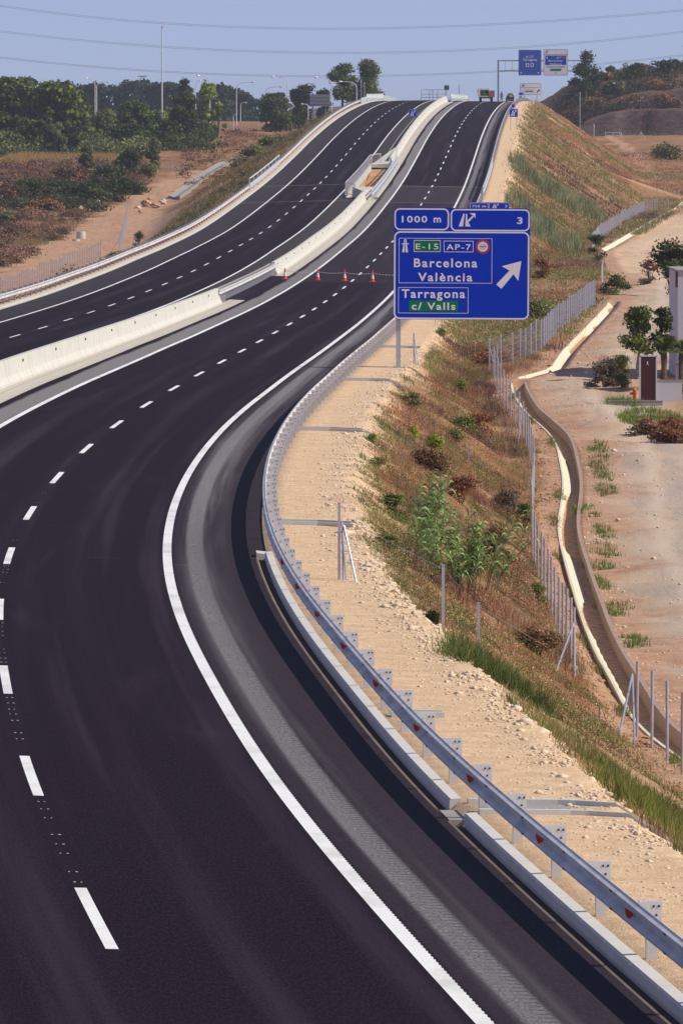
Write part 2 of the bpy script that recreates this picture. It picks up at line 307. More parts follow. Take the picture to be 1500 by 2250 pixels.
# ---------------------------------------------------------------- ground
def make_terrain():
    g = G('ground_earth')
    at = g.new('ShaderNodeVertexColor', layer_name='zone'); sp = g.new('ShaderNodeSeparateColor'); g.L(at.outputs[0], sp.inputs[0])
    o = g.obj()
    n1 = g.noise(.25, o, 6, .65); n2 = g.noise(1.6, o, 6, .7); n3 = g.noise(9, o, 5, .7); n4 = g.noise(34, o, 3, .7)
    v1 = g.vor(5.0, o, 'Distance'); v2 = g.vor(13, o, 'Color')
    earth = g.mix(g.smooth(n2, .3, .7), (.40, .215, .125), (.56, .36, .235))
    earth = g.mix(g.math('MULTIPLY', g.smooth(n3, .55, .75), .6), earth, (.60, .44, .30)); earth = g.mix(g.math('MULTIPLY', g.smooth(g.noise(.5, g.map(o, (2.2, .12, 1)), 6, .8), .52, .62), .45), earth, (.28, .15, .09))
    dry = g.mix(g.smooth(n1, .35, .65), (.20, .085, .036), (.33, .19, .085))
    dry = g.mix(g.math('MULTIPLY', g.smooth(n2, .5, .7), .7), dry, (.115, .055, .035))
    dry = g.mix(g.math('MULTIPLY', g.smooth(g.noise(.5, o, 5), .58, .72), .65), dry, (.105, .105, .035))
    sand = g.mix(g.smooth(n2, .3, .7), (.64, .43, .245), (.80, .585, .375))
    n5 = g.noise(13, g.map(o, (1, .35, 1)), 5, .85); sand = g.mix(g.math('MULTIPLY', g.smooth(n5, .52, .68), .6), sand, (.42, .27, .15)); sand = g.mix(g.math('MULTIPLY', g.smooth(n5, .46, .34), .55), sand, (.88, .74, .56))
    sand = g.mix(g.math('MULTIPLY', g.smooth(n3, .62, .8), .55), sand, (.80, .64, .46))
    tr = g.mix(g.smooth(g.noise(.35, g.map(o, (3.0, .28, 1)), 6, .7), .35, .68), (.54, .39, .265), (.54, .44, .35))
    tr = g.mix(g.math('MULTIPLY', g.smooth(n3, .5, .75), .6), tr, (.26, .18, .13)); tr = g.mix(g.math('MULTIPLY', g.smooth(g.noise(.22, g.map(o, (1.6, .25, 1)), 6, .75), .48, .62), .55), tr, (.68, .50, .34)); tr = g.mix(g.math('MULTIPLY', g.smooth(g.noise(.5, g.map(o, (1.2, .3, 1)), 6, .8), .48, .62), .6), tr, (.37, .30, .25))
    tr = g.mix(g.math('MULTIPLY', g.smooth(g.noise(.8, g.map(o, (1.0, .2, 1)), 4), .6, .75), .6), tr, (.66, .52, .37))
    AL = at.outputs['Alpha']
    def rut(a, w_): return g.math('SUBTRACT', 1.0, g.smooth(g.math('ABSOLUTE', g.math('SUBTRACT', g.math('ADD', AL, g.math('MULTIPLY', g.math('SUBTRACT', n1, .5), .05)), a)), 0.0, w_))
    ruts = g.math('ADD', g.math('ADD', rut(.22, .035), rut(.34, .035)), g.math('ADD', rut(.52, .04), rut(.64, .04)), clamp=True)
    tr = g.mix(g.math('MULTIPLY', ruts, .55), tr, (.66, .54, .42)); tr = g.mix(g.math('MULTIPLY', g.math('ADD', rut(.28, .04), rut(.58, .04), clamp=True), .45), tr, (.38, .33, .29))
    c = g.mix(sp.outputs[1], earth, dry)
    c = g.mix(sp.outputs[2], c, tr); c = g.mix(sp.outputs[0], c, sand)
    g.bump(g.math('ADD', g.math('MULTIPLY', n3, .7), g.math('MULTIPLY', n4, .5)), .7, .07)
    m = g.done(c, .95, 0, .15)
    s = np.concatenate([np.arange(-60, 330, 1.0), np.arange(330, 760, 2.5), np.arange(760, 1440, 5)])
    fr = []                                                   # fractional columns, per row
    tl = [-420, -300, -220, -160, -120, -90, -70] + list(np.arange(-62, -21, 1.6)) + [-20.3, -19.6, -19.02, -18.9, -14, -9.4, -8.5, -8.2, -7, -5.7, -5.3, -4.5, 0, 4, 5.6, 5.71, 5.86, 6.4, 7.2, 7.8]
    rows = []
    for si in s:
        tv = float(verge(si)); x0, y0 = xy(si, 0.0)
        td = max(tv + 12, 14.0)
        if 60 < y0 < 960:
            for _ in range(6):
                xa, ya = xy(si, td); td = td + float(ditch_x(ya) - xa)
        td = max(td, tv + 3)
        a = [tv + (td - tv - .02) * u for u in np.linspace(0, 1, 19)]
        b = [td, td + .03, td + DW / 2, td + DW - .03, td + DW] + [td + DW + d for d in (.3, .8, 1.5, 2.3, 3.2, 4.2, 5.4, 6.8, 8.4, 10.4, 13, 16, 20, 25, 31, 38, 46, 56, 70, 95, 140, 230, 380)]
        rows.append(tl + a + b)
    T = np.array(rows); Sg = np.repeat(s[:, None], T.shape[1], 1)
    X, Y = xy(Sg.ravel(), T.ravel()); t = T.ravel(); sg = Sg.ravel()
    Z = terrain(X, Y, False)
    cidx = np.tile(np.arange(T.shape[1]), T.shape[0]); nd = len(tl) + 19
    dit = (((Y > 60) & (Y < 296)) | ((Y > 299) & (Y < 420)) | ((Y > 612) & (Y < 955))) & (cidx > nd) & (cidx < nd + 4)
    # fine lumps off the road
    off = ((t > 6.3) | (t < -20.3))
    rough = (vnoise(X, Y, 1.7, 8) - .5) * .16 * sstep(7.4, 8.6, np.abs(t)) + (vnoise(X, Y, .33, 9) - .5) * .3 * sstep(9, 11, t) * (1 - sstep(13, 14, t))
    nearditch = np.clip((np.abs(X - ditch_x(Y) - DW / 2) - DW / 2 - .1) / 1.0, 0, 1)
    rough = rough + (vnoise(X, Y * .5, .14, 10) - .75) * .5 * sstep(450, 650, Y) * sstep(1.0, 4.0, t - verge(sg))
    Z = Z + rough * off * nearditch
    Z = np.where(dit, Z - .42, Z)
    pit = (sg > PIT[0]) & (sg < PIT[1]) & (t < -5.6) & (t > -8.3); Z = np.where(pit, Z - 5.0, Z)
    nr, nc = T.shape; idx = np.arange(nr * nc).reshape(nr, nc)
    F = np.stack([idx[:-1, :-1], idx[:-1, 1:], idx[1:, 1:], idx[1:, :-1]], -1).reshape(-1, 4)
    dx = X - ditch_x(Y); tv = verge(sg)
    wob = (vnoise(X, Y, .5, 4) - .5)
    sand = np.where(t > 0, 1 - sstep(tv + .1, tv + 1.3, t + wob * 2.2), 0) * (t > 5.5) + (t < -18.8) * (1 - sstep(19.6, 20.8, -t + wob)) * .5
    patch = sstep(.60, .74, vnoise(X, Y, .45, 12)) * (t > tv + 1) * (dx < -1.2) * .25; sand = np.maximum(sand, patch)
    track = ((dx > DW) * sstep(1.2, 3.2, dx + wob * 2.6)) * (1 - sstep(6.2, 8.0, dx - np.interp(Y, [130, 200, 255, 290, 320, 400, 480, 560, 1000], [4, 4, .5, -2.5, -1.5, -1, 3, 12, 20]) + wob * 2.5)) * (Y < 900)
    track = np.maximum(track, .0 * ((X < -8) * (1 - sstep(3.2, 5.2, np.abs(X - np.interp(Y, [470, 560, 640, 740, 830, 890, 930, 985, 1010], [-35, -30, -27, -27, -27, -29, -28, -24, -23.5]) + wob * 4) * np.interp(Y, [500, 700, 850, 930, 1000], [.8, .45, .42, 1.0, 1.7]))) * (Y > 470) * (Y < 1015) * .55))
    farsand = sstep(470, 540, Y) * (1 - sstep(800, 900, Y)) * (dx > 1) * (1 - sstep(14, 20, dx + wob * 3)); sand = np.maximum(sand, farsand * (.35 + .5 * vnoise(X, Y, .12, 6)))
    dry = np.where(t > tv + .5, np.where(dx < -1.0, .95, .0), 0.0)
    dry = np.maximum(dry, (dx > 7) * .7); dry = np.maximum(dry, (dx > 1) * (Y > 860) * .8); dry = np.maximum(dry, (t < -20.5) * (((np.abs(X - np.interp(Y, [470, 560, 640, 740, 830, 890, 930, 985, 1010], [-35, -30, -27, -27, -27, -29, -28, -24, -23.5]) + wob * 3) * np.interp(Y, [500, 700, 850, 930, 1000], [.8, .5, .5, 1.0, 1.7])) > 3.4) | (Y > 1015)) * (.75 + .25 * sstep(.35, .6, vnoise(X, Y, .06, 7))))
    dry = dry * (.75 + .5 * (vnoise(X, Y, .3, 11)))
    stripe = (t > 9.5) * (Y > 880) * (Y < 1080) * np.exp(-((X - np.interp(Y, [880, 904, 960, 1016, 1080], [44, 42, 39, 36, 33])) / 1.0) ** 2); dry = dry * (1 - .95 * stripe); sand = np.maximum(sand, .30 * stripe)
    col = np.stack([sand, dry, track, np.where(dx > DW, dx / 16, 0)], 1).clip(0, 1)
    o = npmesh('ground', np.stack([X, Y, Z], 1), F, m, smooth=True, col=col, colname='zone'); tag(o, kind='structure')
    # distant plain
    gx = np.array([-6000, -3000, -1500, -900, -600, -420, -300, -200, -140, -90, -60, -40, -20, 0, 20, 40, 60, 90, 140, 200, 300, 420, 700, 1200, 2500, 6000], float)
    gy = np.array([1395, 1440, 1500, 1600, 1750, 1950, 2200, 2600, 3200, 4200, 6500, 12000], float)
    XX, YY = np.meshgrid(gx, gy); zz = natural(XX, YY) - .5
    nr, nc = XX.shape; idx = np.arange(nr * nc).reshape(nr, nc)
    F = np.stack([idx[:-1, :-1], idx[:-1, 1:], idx[1:, 1:], idx[1:, :-1]], -1).reshape(-1, 4)
    g2 = G('distant_plain'); a = g2.noise(.004, detail=6)
    npmesh('distant_ground', np.stack([XX.ravel(), YY.ravel(), zz.ravel()], 1), F, g2.done(g2.mix(a, (.10, .08, .04), (.20, .14, .08)), 1, 0, .1), smooth=True)['kind'] = 'structure'
make_terrain()
# ---------------------------------------------------------------- asphalt
def asphalt():
    g = G('asphalt'); uvn = g.new('ShaderNodeUVMap', uv_map='st'); sep = g.new('ShaderNodeSeparateXYZ'); g.L(uvn.outputs[0], sep.inputs[0])
    T, S_ = sep.outputs[0], sep.outputs[1]; uv = uvn.outputs[0]
    fine = g.noise(24, g.obj(), 5, .85); sp = g.noise(11, g.obj(), 4, .85)
    lo = g.noise(1.0, g.map(uv, (1.1, .012, 1)), 5, .6); lo2 = g.noise(1.0, g.map(uv, (.5, .05, 1)), 4, .6, 1.5)
    grain = g.noise(1.0, g.map(uv, (30, 5.5, 1)), 4, .9); c = g.mix(g.smooth(grain, .38, .66), (.0042, .0016, .0040), (.029, .0155, .0255)); c = g.mix(g.math('MULTIPLY', g.smooth(g.noise(1.0, g.map(uv, (34, 5.5, 1)), 2, .5), .70, .78), .5), c, (.12, .105, .12))
    c = g.mix(g.math('MULTIPLY', g.smooth(lo, .48, .72), .45), c, (.052, .038, .054))
    c = g.mix(g.math('MULTIPLY', g.smooth(lo2, .55, .8), .30), c, (.058, .043, .058))
    c = g.mix(g.math('MULTIPLY', g.smooth(sp, .66, .74), .30), c, (.11, .10, .07)); wt = g.math('MULTIPLY', g.smooth(g.math('COSINE', g.math('MULTIPLY', g.math('ADD', T, g.math('MULTIPLY', lo, .5)), 3.59)), .3, 1.0), g.smooth(lo, .35, .65)); c = g.mix(g.math('MULTIPLY', wt, .22), c, (.060, .043, .058))
    def band(x, a, b, soft):   # 1 inside a..b
        return g.math('MULTIPLY', g.smooth(x, a - soft, a + soft), g.math('SUBTRACT', 1.0, g.smooth(x, b - soft, b + soft)))
    warp = g.math('MULTIPLY', g.math('SUBTRACT', g.noise(1.0, g.map(uv, (.3, .035, 1)), 3), .5), .55)
    Tw = g.math('ADD', T, warp)
    # right shoulder: dustier surface, with a milled rumble strip
    sh = g.smooth(T, 3.62, 3.72); c = g.mix(g.math('MULTIPLY', sh, .75), c, g.mix(g.smooth(fine, .4, .66), (.020, .013, .020), (.070, .056, .066)))
    rum = band(T, 3.98, 4.36, .05); haze = band(Tw, 3.95, 4.75, .32)
    dustn = g.smooth(g.noise(1.0, g.map(uv, (2.6, .022, 1)), 5, .6, .25), .30, .66); c = g.mix(g.math('MULTIPLY', g.math('MULTIPLY', haze, dustn), g.math('MULTIPLY', g.smooth(S_, 60, 130), .75)), c, (.175, .155, .165))
    c = g.mix(g.math('MULTIPLY', g.math('MULTIPLY', band(Tw, 3.9, 4.55, .10), dustn), .35), c, (.17, .155, .165))
    groove = g.math('MULTIPLY', g.smooth(g.math('SINE', g.math('MULTIPLY', S_, 20.9)), .0, .8), g.math('MULTIPLY', rum, g.math('SUBTRACT', 1.0, g.smooth(S_, 100, 125))))
    c = g.mix(g.math('MULTIPLY', rum, .66), c, g.mix(g.smooth(fine, .4, .66), (.10, .09, .096), (.46, .44, .45)))
    c = g.mix(g.math('MULTIPLY', groove, g.math('ADD', .18, g.math('MULTIPLY', g.smooth(T, 4.15, 4.30), .35))), c, (.035, .03, .036))
    # left shoulder of this carriageway: grey dusty band
    ls = band(Tw, -4.55, -3.62, .12); c = g.mix(g.math('MULTIPLY', g.math('MULTIPLY', band(T, -4.85, -3.62, .02), ls), .80), c, (.25, .235, .235))
    # the other carriageway's hard shoulders
    o2 = g.math('MULTIPLY', g.smooth(g.math('MULTIPLY', T, -1.0), 16.15, 16.3), .55); c = g.mix(o2, c, (.070, .060, .066))
    o3 = band(T, -8.85, -6.8, .05); c = g.mix(g.math('MULTIPLY', o3, .6), c, (.085, .070, .070))
    # bridge deck and older surfacing beyond the joint
    far = g.smooth(S_, 615.5, 616.5); nearj = band(S_, 403, 616, 1.0)
    onr = g.smooth(T, -4.9, -4.8)
    c = g.mix(g.math('MULTIPLY', g.math('MULTIPLY', band(S_, 616, 663, .6), onr), .28), c, (.10, .09, .105))
    jt = g.math('ADD', band(S_, 615.6, 616.4, .2), band(S_, 662, 663, .3)); c = g.mix(g.math('MULTIPLY', jt, .45), c, (.30, .29, .29))
    j3 = g.math('MULTIPLY', band(S_, 237.2, 237.6, .1), 0.0); 
    c = g.mix(g.math('MULTIPLY', g.math('MULTIPLY', nearj, onr), .16), c, (.09, .08, .09))
    # faint scuffs across the lanes
    sc1 = g.noise(1.0, g.map(uv, (.6, 1.7, 1)), 4, .7); win = g.math('ADD', band(S_, 97, 107, 2), band(S_, 113, 115, .5))
    c = g.mix(g.math('MULTIPLY', g.math('MULTIPLY', g.smooth(sc1, .62, .74), win), .28), c, (.22, .21, .22))
    g.bump(fine, .35, .01)
    return g.done(c, g.math('ADD', .72, g.math('MULTIPLY', fine, .2)), 0, .07)
ASPH = asphalt()
def ribbon(name, cols, sa, sb, step, mat, dz=0.0, kind='structure'):
    n = int(round((sb - sa) / step)) + 1; s = np.linspace(sa, sb, n); k = len(cols)
    S2 = np.repeat(s, k); T2 = np.tile(np.array(cols, float), n)
    X, Y = xy(S2, T2); Z = zroad(S2, T2) + dz
    idx = np.arange(n * k).reshape(n, k); F = np.stack([idx[:-1, :-1], idx[:-1, 1:], idx[1:, 1:], idx[1:, :-1]], -1).reshape(-1, 4)
    o = npmesh(name, np.stack([X, Y, Z], 1), F, mat, smooth=True, uv=np.stack([T2, S2], 1))
    if kind: o['kind'] = kind
    return o
ribbon('right_carriageway', [-4.9, -4.2, -3.5, -1.7, 0, 1.7, 3.5, 4.2, 4.9, 5.54], -60, 1420, 1.0, ASPH)
ribbon('left_carriageway', [-18.7, -17.5, -16, -14, -12.5, -11, -9, -8.4], -60, 1420, 1.0, ASPH)
ribbon('median_shoulder', [-8.4, -7.6, -7.0], -60, PIT[0] - 4, 1.0, ASPH, .003)
ribbon('median_shoulder', [-8.4, -7.6, -7.0], PIT[1] + 2, 1400, 2.0, ASPH, .003)
# ---- paint
pg = G('road_paint'); wn = pg.noise(30, detail=4); wl = pg.noise(1.0, pg.map(pg.obj(), (.8, .5, 1)), 4)
PAINT = pg.done(pg.mix(pg.math('MULTIPLY', pg.smooth(wn, .50, .72), .5), pg.mix(pg.smooth(wl, .45, .7), (.86, .86, .84), (.66, .65, .62)), (.45, .43, .42)), .6, 0, .4)
def paint(name, bands, dz=.006):
    V = []; F = []
    for (ta, tb, sa, sb, st_) in bands:
        n = max(2, int(math.ceil((sb - sa) / st_)) + 1); s = np.linspace(sa, sb, n)
        S2 = np.repeat(s, 2); T2 = np.tile([ta, tb], n); X, Y = xy(S2, T2); Z = zroad(S2, T2) + dz
        b = len(V); V.extend(zip(X, Y, Z)); F.extend([(b + 2 * i, b + 2 * i + 1, b + 2 * i + 3, b + 2 * i + 2) for i in range(n - 1)])
    o = npmesh(name, np.array(V), np.array(F), PAINT); tag(o, kind='structure'); return o
b = [(3.43, 3.63, -50, 1300, 1.5), (-3.62, -3.42, -50, 1300, 1.5), (-9.1, -8.92, -50, 1300, 1.5), (-16.1, -15.92, -50, 1300, 1.5)]
paint('edge_lines', b)
b = []
for i in range(-3, 76):       # one dash every 17 m
    s = 34 + 17.0 * i + .0; b.append((-.075, .075, s - 2.95, s + 2.95, 1.5)); b.append((-12.57, -12.43, s - 2.95 + 5.8 , s + 2.95 + 5.8, 1.5))
for i in range(0, 6):          # pre-marking ticks between the dashes
    for k in range(10):
        if random.random() < .15 + .1 * i: continue
        s = 34 + 17 * i + 3.6 + k * 1.07 + random.uniform(-.1, .1)
        for dt in (-.05, .04): b.append((dt, dt + random.uniform(.015, .04), s, s + .05, 1))
paint('lane_dashes', b)
# toothed outer edge of the near edge line (raised ribs)
b = [(3.63, 3.642, 20 + .25 * i, 20 + .25 * i + .12, 1) for i in range(280)]
paint('edge_line_ribs', b)
# ---- gutter and kerb on the right, with the gap for the drain
mb = MB()
SOIL = plain('dark_soil_seam', (.045, .030, .026), .95)
for sa, sb in ((-20, 46.2), (47.9, 103.5)):
    sweep_mb(mb, [(5.53, .003), (5.56, .012), (5.585, -.01), (5.60, -.06), (5.74, -.07), (5.74, -.14), (5.53, -.14)][::-1], sa, sb, 1.0, tref=5.5)
o = mb.build('gutter', concrete('gutter_concrete', (.26, .19, .15), 1.0, 2)); o['kind'] = 'structure'
def kerb_mat():
    g = G('kerb_blocks'); u = g.obj(); c = g.mix(g.noise(1.5, detail=5), (.58, .565, .52), (.74, .72, .66))
    return g.done(c, .8, 0, .3)
mb2 = MB()
for sa, sb in ((-20, 46.2), (47.9, 103.5)): sweep_mb(mb2, [(5.595, -.10), (5.60, -.052), (5.734, -.060), (5.734, -.10)][::-1], sa, sb, 1.0, tref=5.5)
mb2.build('kerb_seam', SOIL)['kind'] = 'structure'
mb = MB(); KM = kerb_mat()
for sa, sb in ((-20, 46.2), (47.9, 103.5)):
    s = sa
    while s < sb - .3:
        e = min(s + 2.0, sb); sweep_mb(mb, [(5.735, -.1), (5.735, .105), (5.755, .135), (5.90, .145), (5.90, -.1)], s, e - .018, 1.0, tref=5.5); s += 2.0
o = mb.build('kerb', KM); o['kind'] = 'structure'
mb = MB(); sweep_mb(mb, [(5.55, -.1), (5.55, .10), (5.80, .07), (5.80, -.1)], 103.6, 104.6, .5, tref=5.5); mb.build('kerb_end', CONC_K)['kind'] = 'structure'
ribbon('shoulder_edge', [5.54, 5.7, 5.84], 104.6, 1300, 2.0, ASPH, .0)

ribbon('left_kerb', [-19.15, -18.68], -40, 1300, 2.0, CONC_K, .07)
mb = MB(); sweep_mb(mb, [(-18.70, -.2), (-18.70, .08), (-18.76, .12), (-19.15, .12), (-19.15, -.2)], -40, 1300, 2.0, tref=-18.7); mb.build('left_kerb', CONC)['kind'] = 'structure'
# ---- drainage strip at the barrier foot
def strip_mat():
    g = G('drain_slabs'); uvn = g.new('ShaderNodeUVMap', uv_map='st'); sep = g.new('ShaderNodeSeparateXYZ'); g.L(uvn.outputs[0], sep.inputs[0])
    n = g.noise(2.0, detail=6); c = g.mix(n, (.42, .38, .31), (.60, .56, .49))
    j = g.smooth(g.math('FRACT', g.math('MULTIPLY', sep.outputs[1], .66)), .90, .96); c = g.mix(g.math('MULTIPLY', j, .75), c, (.16, .12, .10))
    k = g.smooth(g.math('ABSOLUTE', g.math('ADD', sep.outputs[0], g.math('ADD', 5.52, g.math('MULTIPLY', g.math('SUBTRACT', g.noise(.9, detail=5), .5), .12)))), .022, .008); c = g.mix(g.math('MULTIPLY', k, .7), c, (.10, .08, .07))
    return g.done(c, .9, 0, .2)
SM = strip_mat()
for sa, sb in ((120, 355), (417, PIT[0] - 3), (PIT[1] + 1, 1040)): ribbon('drainage_strip', [-5.85, -5.5, -5.2, -4.88], sa, sb, 1.0, SM, .012)
ribbon('median_asphalt', [-7.05, -5.9, -4.88], -60, 120, 2.0, ASPH, .002); ribbon('median_asphalt', [-7.05, -5.9, -4.88], 355, 417, 2.0, ASPH, .002)
ribbon('median_back_strip', [-7.05, -6.3], 417, PIT[0] - 3, 2.0, CONC_G, .006); ribbon('median_back_strip', [-7.05, -6.3], 120, 355, 2.0, CONC_G, .006); ribbon('median_back_strip', [-7.4, -6.3], PIT[1] + 1, 1300, 2.0, CONC_G, .006); ribbon('median_strip', [-6.3, -4.88], 1040, 1300, 2.0, ASPH, .006)
# ---------------------------------------------------------------- placing helpers
def adopt(parent, o):
    """world-space mesh becomes a part of an (unrotated) empty"""
    o.parent = parent; o.location = Vector(o.location) - Vector(parent.location); return o
def heading(s): return -math.atan2(float(_it(s, HD[:, 0])), float(_it(s, HD[:, 1])))
def roadpt(s, t, h=0.0, tref=None):
    x, y = xy(s, t); return Vector((float(x), float(y), float(zroad(s, t if tref is None else tref)) + h))
def gpt(x, y, h=0.0): return Vector((x, y, float(terrain(x, y, False)) + h))
WB = [(-.02, .44), (-.02, .452), (-.083, .478), (-.083, .512), (0, .560), (0, .63), (-.083, .678), (-.083, .712), (-.02, .738), (-.02, .75)]
def wbeam(t0, side, dh=0.0, th=.006):
    """closed W profile; side=+1: humps towards -t ; -1: towards +t"""
    a = [(t0 + side * p, h + dh) for p, h in WB]; b_ = [(t0 + side * (p + th), h + dh) for p, h in WB[::-1]]
    return a + b_
def post_mesh():
    m = MB()     # C section, open towards the road direction, 0.12 across
    m.box(-.06, .06, -.004, .004, -.45, .64); m.box(-.062, -.054, -.0035, .075, -.45, .64); m.box(.054, .062, -.0035, .075, -.45, .64)
    return m
def spacer_mesh():
    m = MB(); m.box(-.155, .115, -.012, -.004, .47, .745); m.box(-.155, .115, -.012, .045, .745, .752); m.box(-.155, -.149, -.012, .045, .47, .745)
    for x, z in ((.02, .70), (.08, .70), (.05, .60), (-.09, .66)): m.tube((x, -.020, z), (x, -.012, z), .014, n=8, mi=1)
    return m
POSTO = SPACO = None
def guardrail(name, label, group, t_post, side, ranges, s_posts, far_s, dh=0.0, base=.0, tref=None, reflect=(), nparts=100):
    """side=+1: beam on the -t side of the posts"""
    global POSTO, SPACO
    s0 = s_posts[0]; root = empty(name, roadpt(s0, t_post, base, tref), 0, label, 'guardrail', group)
    mb = MB(); tb = t_post - side * .16
    for sa, sb in ranges: sweep_mb(mb, wbeam(tb, side, dh), sa, sb, 2.0, tref=tref if tref is not None else tb)
    bb = mb
    for s in (np.arange(ranges[0][0], 130, 4.0) if s0 < 60 else ()):
        for dy in (-.05, .05):
            for h in (.70, .49):
                p = roadpt(s + 2 + dy, tb - side * .085, h + dh, tref); bb.tube(p, p + Vector((-side * .012, 0, 0)), .012, n=6, mi=1)
    adopt(root, mb.build('beam', [STEEL, BOLT]))
    if POSTO is None:
        POSTO = post_mesh().build('post', plain('post_steel', (.62, .60, .58), .5, .35, .1, 4)); SPACO = spacer_mesh().build('spacer', [plain('spacer_steel', (.64, .64, .66), .5, .3, .1, 4), BOLT]); 
        COL.objects.unlink(POSTO); COL.objects.unlink(SPACO)
    for s in s_posts[:nparts]:
        p = POSTO.copy(); link(p, root); p.location = roadpt(s, t_post, base, tref) - Vector(root.location); p.rotation_euler = (0, 0, heading(s) + (0 if side > 0 else math.pi))
        if dh: p.location.z += dh
        q = SPACO.copy(); link(q, p)
    if far_s is not None and len(far_s):
        m = MB()
        for s in far_s:
            c = roadpt(s, t_post, base, tref); m.box(c.x - .06, c.x + .06, c.y - .02, c.y + .02, c.z - .3, c.z + .60); m.box(c.x - .16, c.x + .12, c.y - .03, c.y - .025, c.z + .47, c.z + .75)
        o = adopt(root, m.build('post', STEEL_D)); o['kind'] = 'stuff'
    for s in reflect:
        m = MB(); m.prism([(-.045, .655), (.055, .585), (.050, .555), (-.005, .515), (-.035, .57)], -.008, .004)
        r = m.build('reflector', RED, root); r.location = roadpt(s, tb - side * .06, base + dh - .0, tref) - Vector(root.location); r.rotation_euler = (0, 0, heading(s) + (0 if side > 0 else math.pi))
    return root
sp_ = [22.5 + 4 * k for k in range(310)]
guardrail('guardrail', 'long galvanised steel guardrail with red reflectors curving beside the sandy verge', None, 6.06, 1, [(14, 1290)], sp_[:100], sp_[100:], base=.0, tref=5.5, dh=.0, reflect=[30.8 + 7.73 * k for k in range(-1, 9)])
sp2 = [282.5 + 4 * k for k in range(250)]
guardrail('guardrail', 'guardrail on the left edge of the far carriageway above the fenced field', None, -19.5, -1, [(200, 648), (716, 1010)], sp2[:92] + [s for s in sp2[100:] if s > 720][:8], [s for s in sp2 if s > 755 and s < 1010], base=.10, tref=-19, dh=.0)
# double-sided guardrail filling the gap in the median barrier
root = empty('double_guardrail', roadpt(346, -6.15), 0, 'short double-sided guardrail joining the two lengths of white concrete barrier', 'guardrail')
for sd_ in (1, -1):
    mb = MB(); sweep_mb(mb, wbeam(-6.15 - sd_ * .20, sd_, .08), 344.5, 421, 2.0, tref=-6.15); adopt(root, mb.build('beam', STEEL))
for s in np.arange(347, 420, 2.0):
    m = MB(); m.box(-.06, .06, -.03, .03, -.3, .72); m.box(-.2, .2, -.035, -.03, .55, .80); m.box(-.2, .2, .03, .035, .55, .80); m.box(-.19, .19, -.07, .07, .815, .835)
    p = m.build('post', STEEL, root); p.location = roadpt(s, -6.15) - Vector(root.location); p.rotation_euler = (0, 0, heading(s))
# ---------------------------------------------------------------- concrete median barrier
NJ = [(-.33, -.1), (-.33, .08), (-.20, .30), (-.10, .92), (.10, .92), (.20, .30), (.33, .08), (.33, -.1)][::-1]
def barrier(label, sa, sb, seg, refl, t0=-6.12):
    root = empty('concrete_barrier', roadpt(sa, t0), 0, label, 'barrier', None)
    mb = MB(); s = sa
    while s < sb - .5:
        e = min(s + seg, sb); sweep_mb(mb, [(t0 + a, h) for a, h in NJ], s, e - .05, 1.5 if sb < 700 else 3, tref=t0); s += seg
    adopt(root, mb.build('wall', CONC))
    for s in refl:
        m = MB(); m.box(.0, .035, -.11, .11, -.05, .05); m.box(.036, .040, -.07, .07, -.03, .03, 1)
        r = m.build('reflector', [BOLT, plain('amber_reflector', (.30, .20, .10), .3)] if 'AMB' not in globals() else AMB, root); r.location = roadpt(s, t0 + .14, .72) - Vector(root.location); r.rotation_euler = (0, 0, heading(s))
AMB = [BOLT, plain('amber_reflector', (.30, .20, .10), .3)]
barrier('near length of white concrete barrier at the left, along the drainage strip', 150, 345.5, 12, [s for s in np.arange(190, 344, 16.0)])
barrier('middle length of white concrete barrier climbing behind the row of cones', 420, PIT[0] - 10, 12, [s for s in np.arange(424, 610, 14.0)])
barrier('far length of white concrete barrier running up to the crest', PIT[1] + 2, 1035, 18, [s for s in np.arange(724, 960, 14.0)])
# ---------------------------------------------------------------- opening between the two bridge decks
PB = plain('pale_bridge_steel', (.66, .68, .72), .45, .3)
m = MB()
Vt = []
for tt, hh in ((-8.42, -.5), (-8.42, .14), (-8.22, .14), (-8.22, -.5)): Vt.append((tt, hh))
sweep_mb(m, Vt[::-1], PIT[0], PIT[1], 2.0, tref=-8.4)
o = m.build('bridge_edge_beam', CONC); tag(o, 'pale concrete edge beam on the far side of the gap between the bridge decks', 'bridge beam', 'bridge edge beams')
m = MB(); sweep_mb(m, [(-5.62, -.7), (-5.62, .14), (-4.90, .16), (-4.90, -.7)][::-1], PIT[0], PIT[1], 2.0, tref=-5.3)
o = m.build('bridge_edge_beam', CONC); tag(o, 'pale concrete edge beam on the near side of the gap between the bridge decks', 'bridge beam', 'bridge edge beams')
EARTH = plain('raw_orange_earth', (.46, .25, .12), .95, 0, .35, 1.2)
m = MB(); c0, c1, c2, c3 = [roadpt(s, t, h, -7) for s, t, h in ((PIT[1] + 1, -8.35, -4.5), (PIT[1] + 1, -5.55, -4.5), (PIT[1] - 26, -5.55, -5), (PIT[1] - 26, -8.35, -5))]
d0, d1 = [roadpt(PIT[1] + 1, t, -.12, -7) for t in (-8.35, -5.55)]; e0, e1 = [roadpt(PIT[1] - 20, t, -1.6, -7) for t in (-8.35, -5.55)]
m.add([c0, c1, c2, c3, d0, d1, e0, e1], [(3, 2, 7, 6), (6, 7, 5, 4), (0, 4, 5, 1), (1, 5, 7, 2), (0, 3, 6, 4), (0, 1, 2, 3)])
o = m.build('abutment_slope', EARTH); tag(o, 'orange earth and brick fill showing in the gap between the bridge decks', 'earth slope')
m = MB(); a, b_, c, d = [roadpt(s, t, .95, -6.5) for s, t in ((PIT[1] - 3, -8.2), (PIT[1] - 3, -5.4), (PIT[1] + 30, -5.95), (PIT[1] + 30, -6.3))]; a.z -= .75; b_.z -= .65
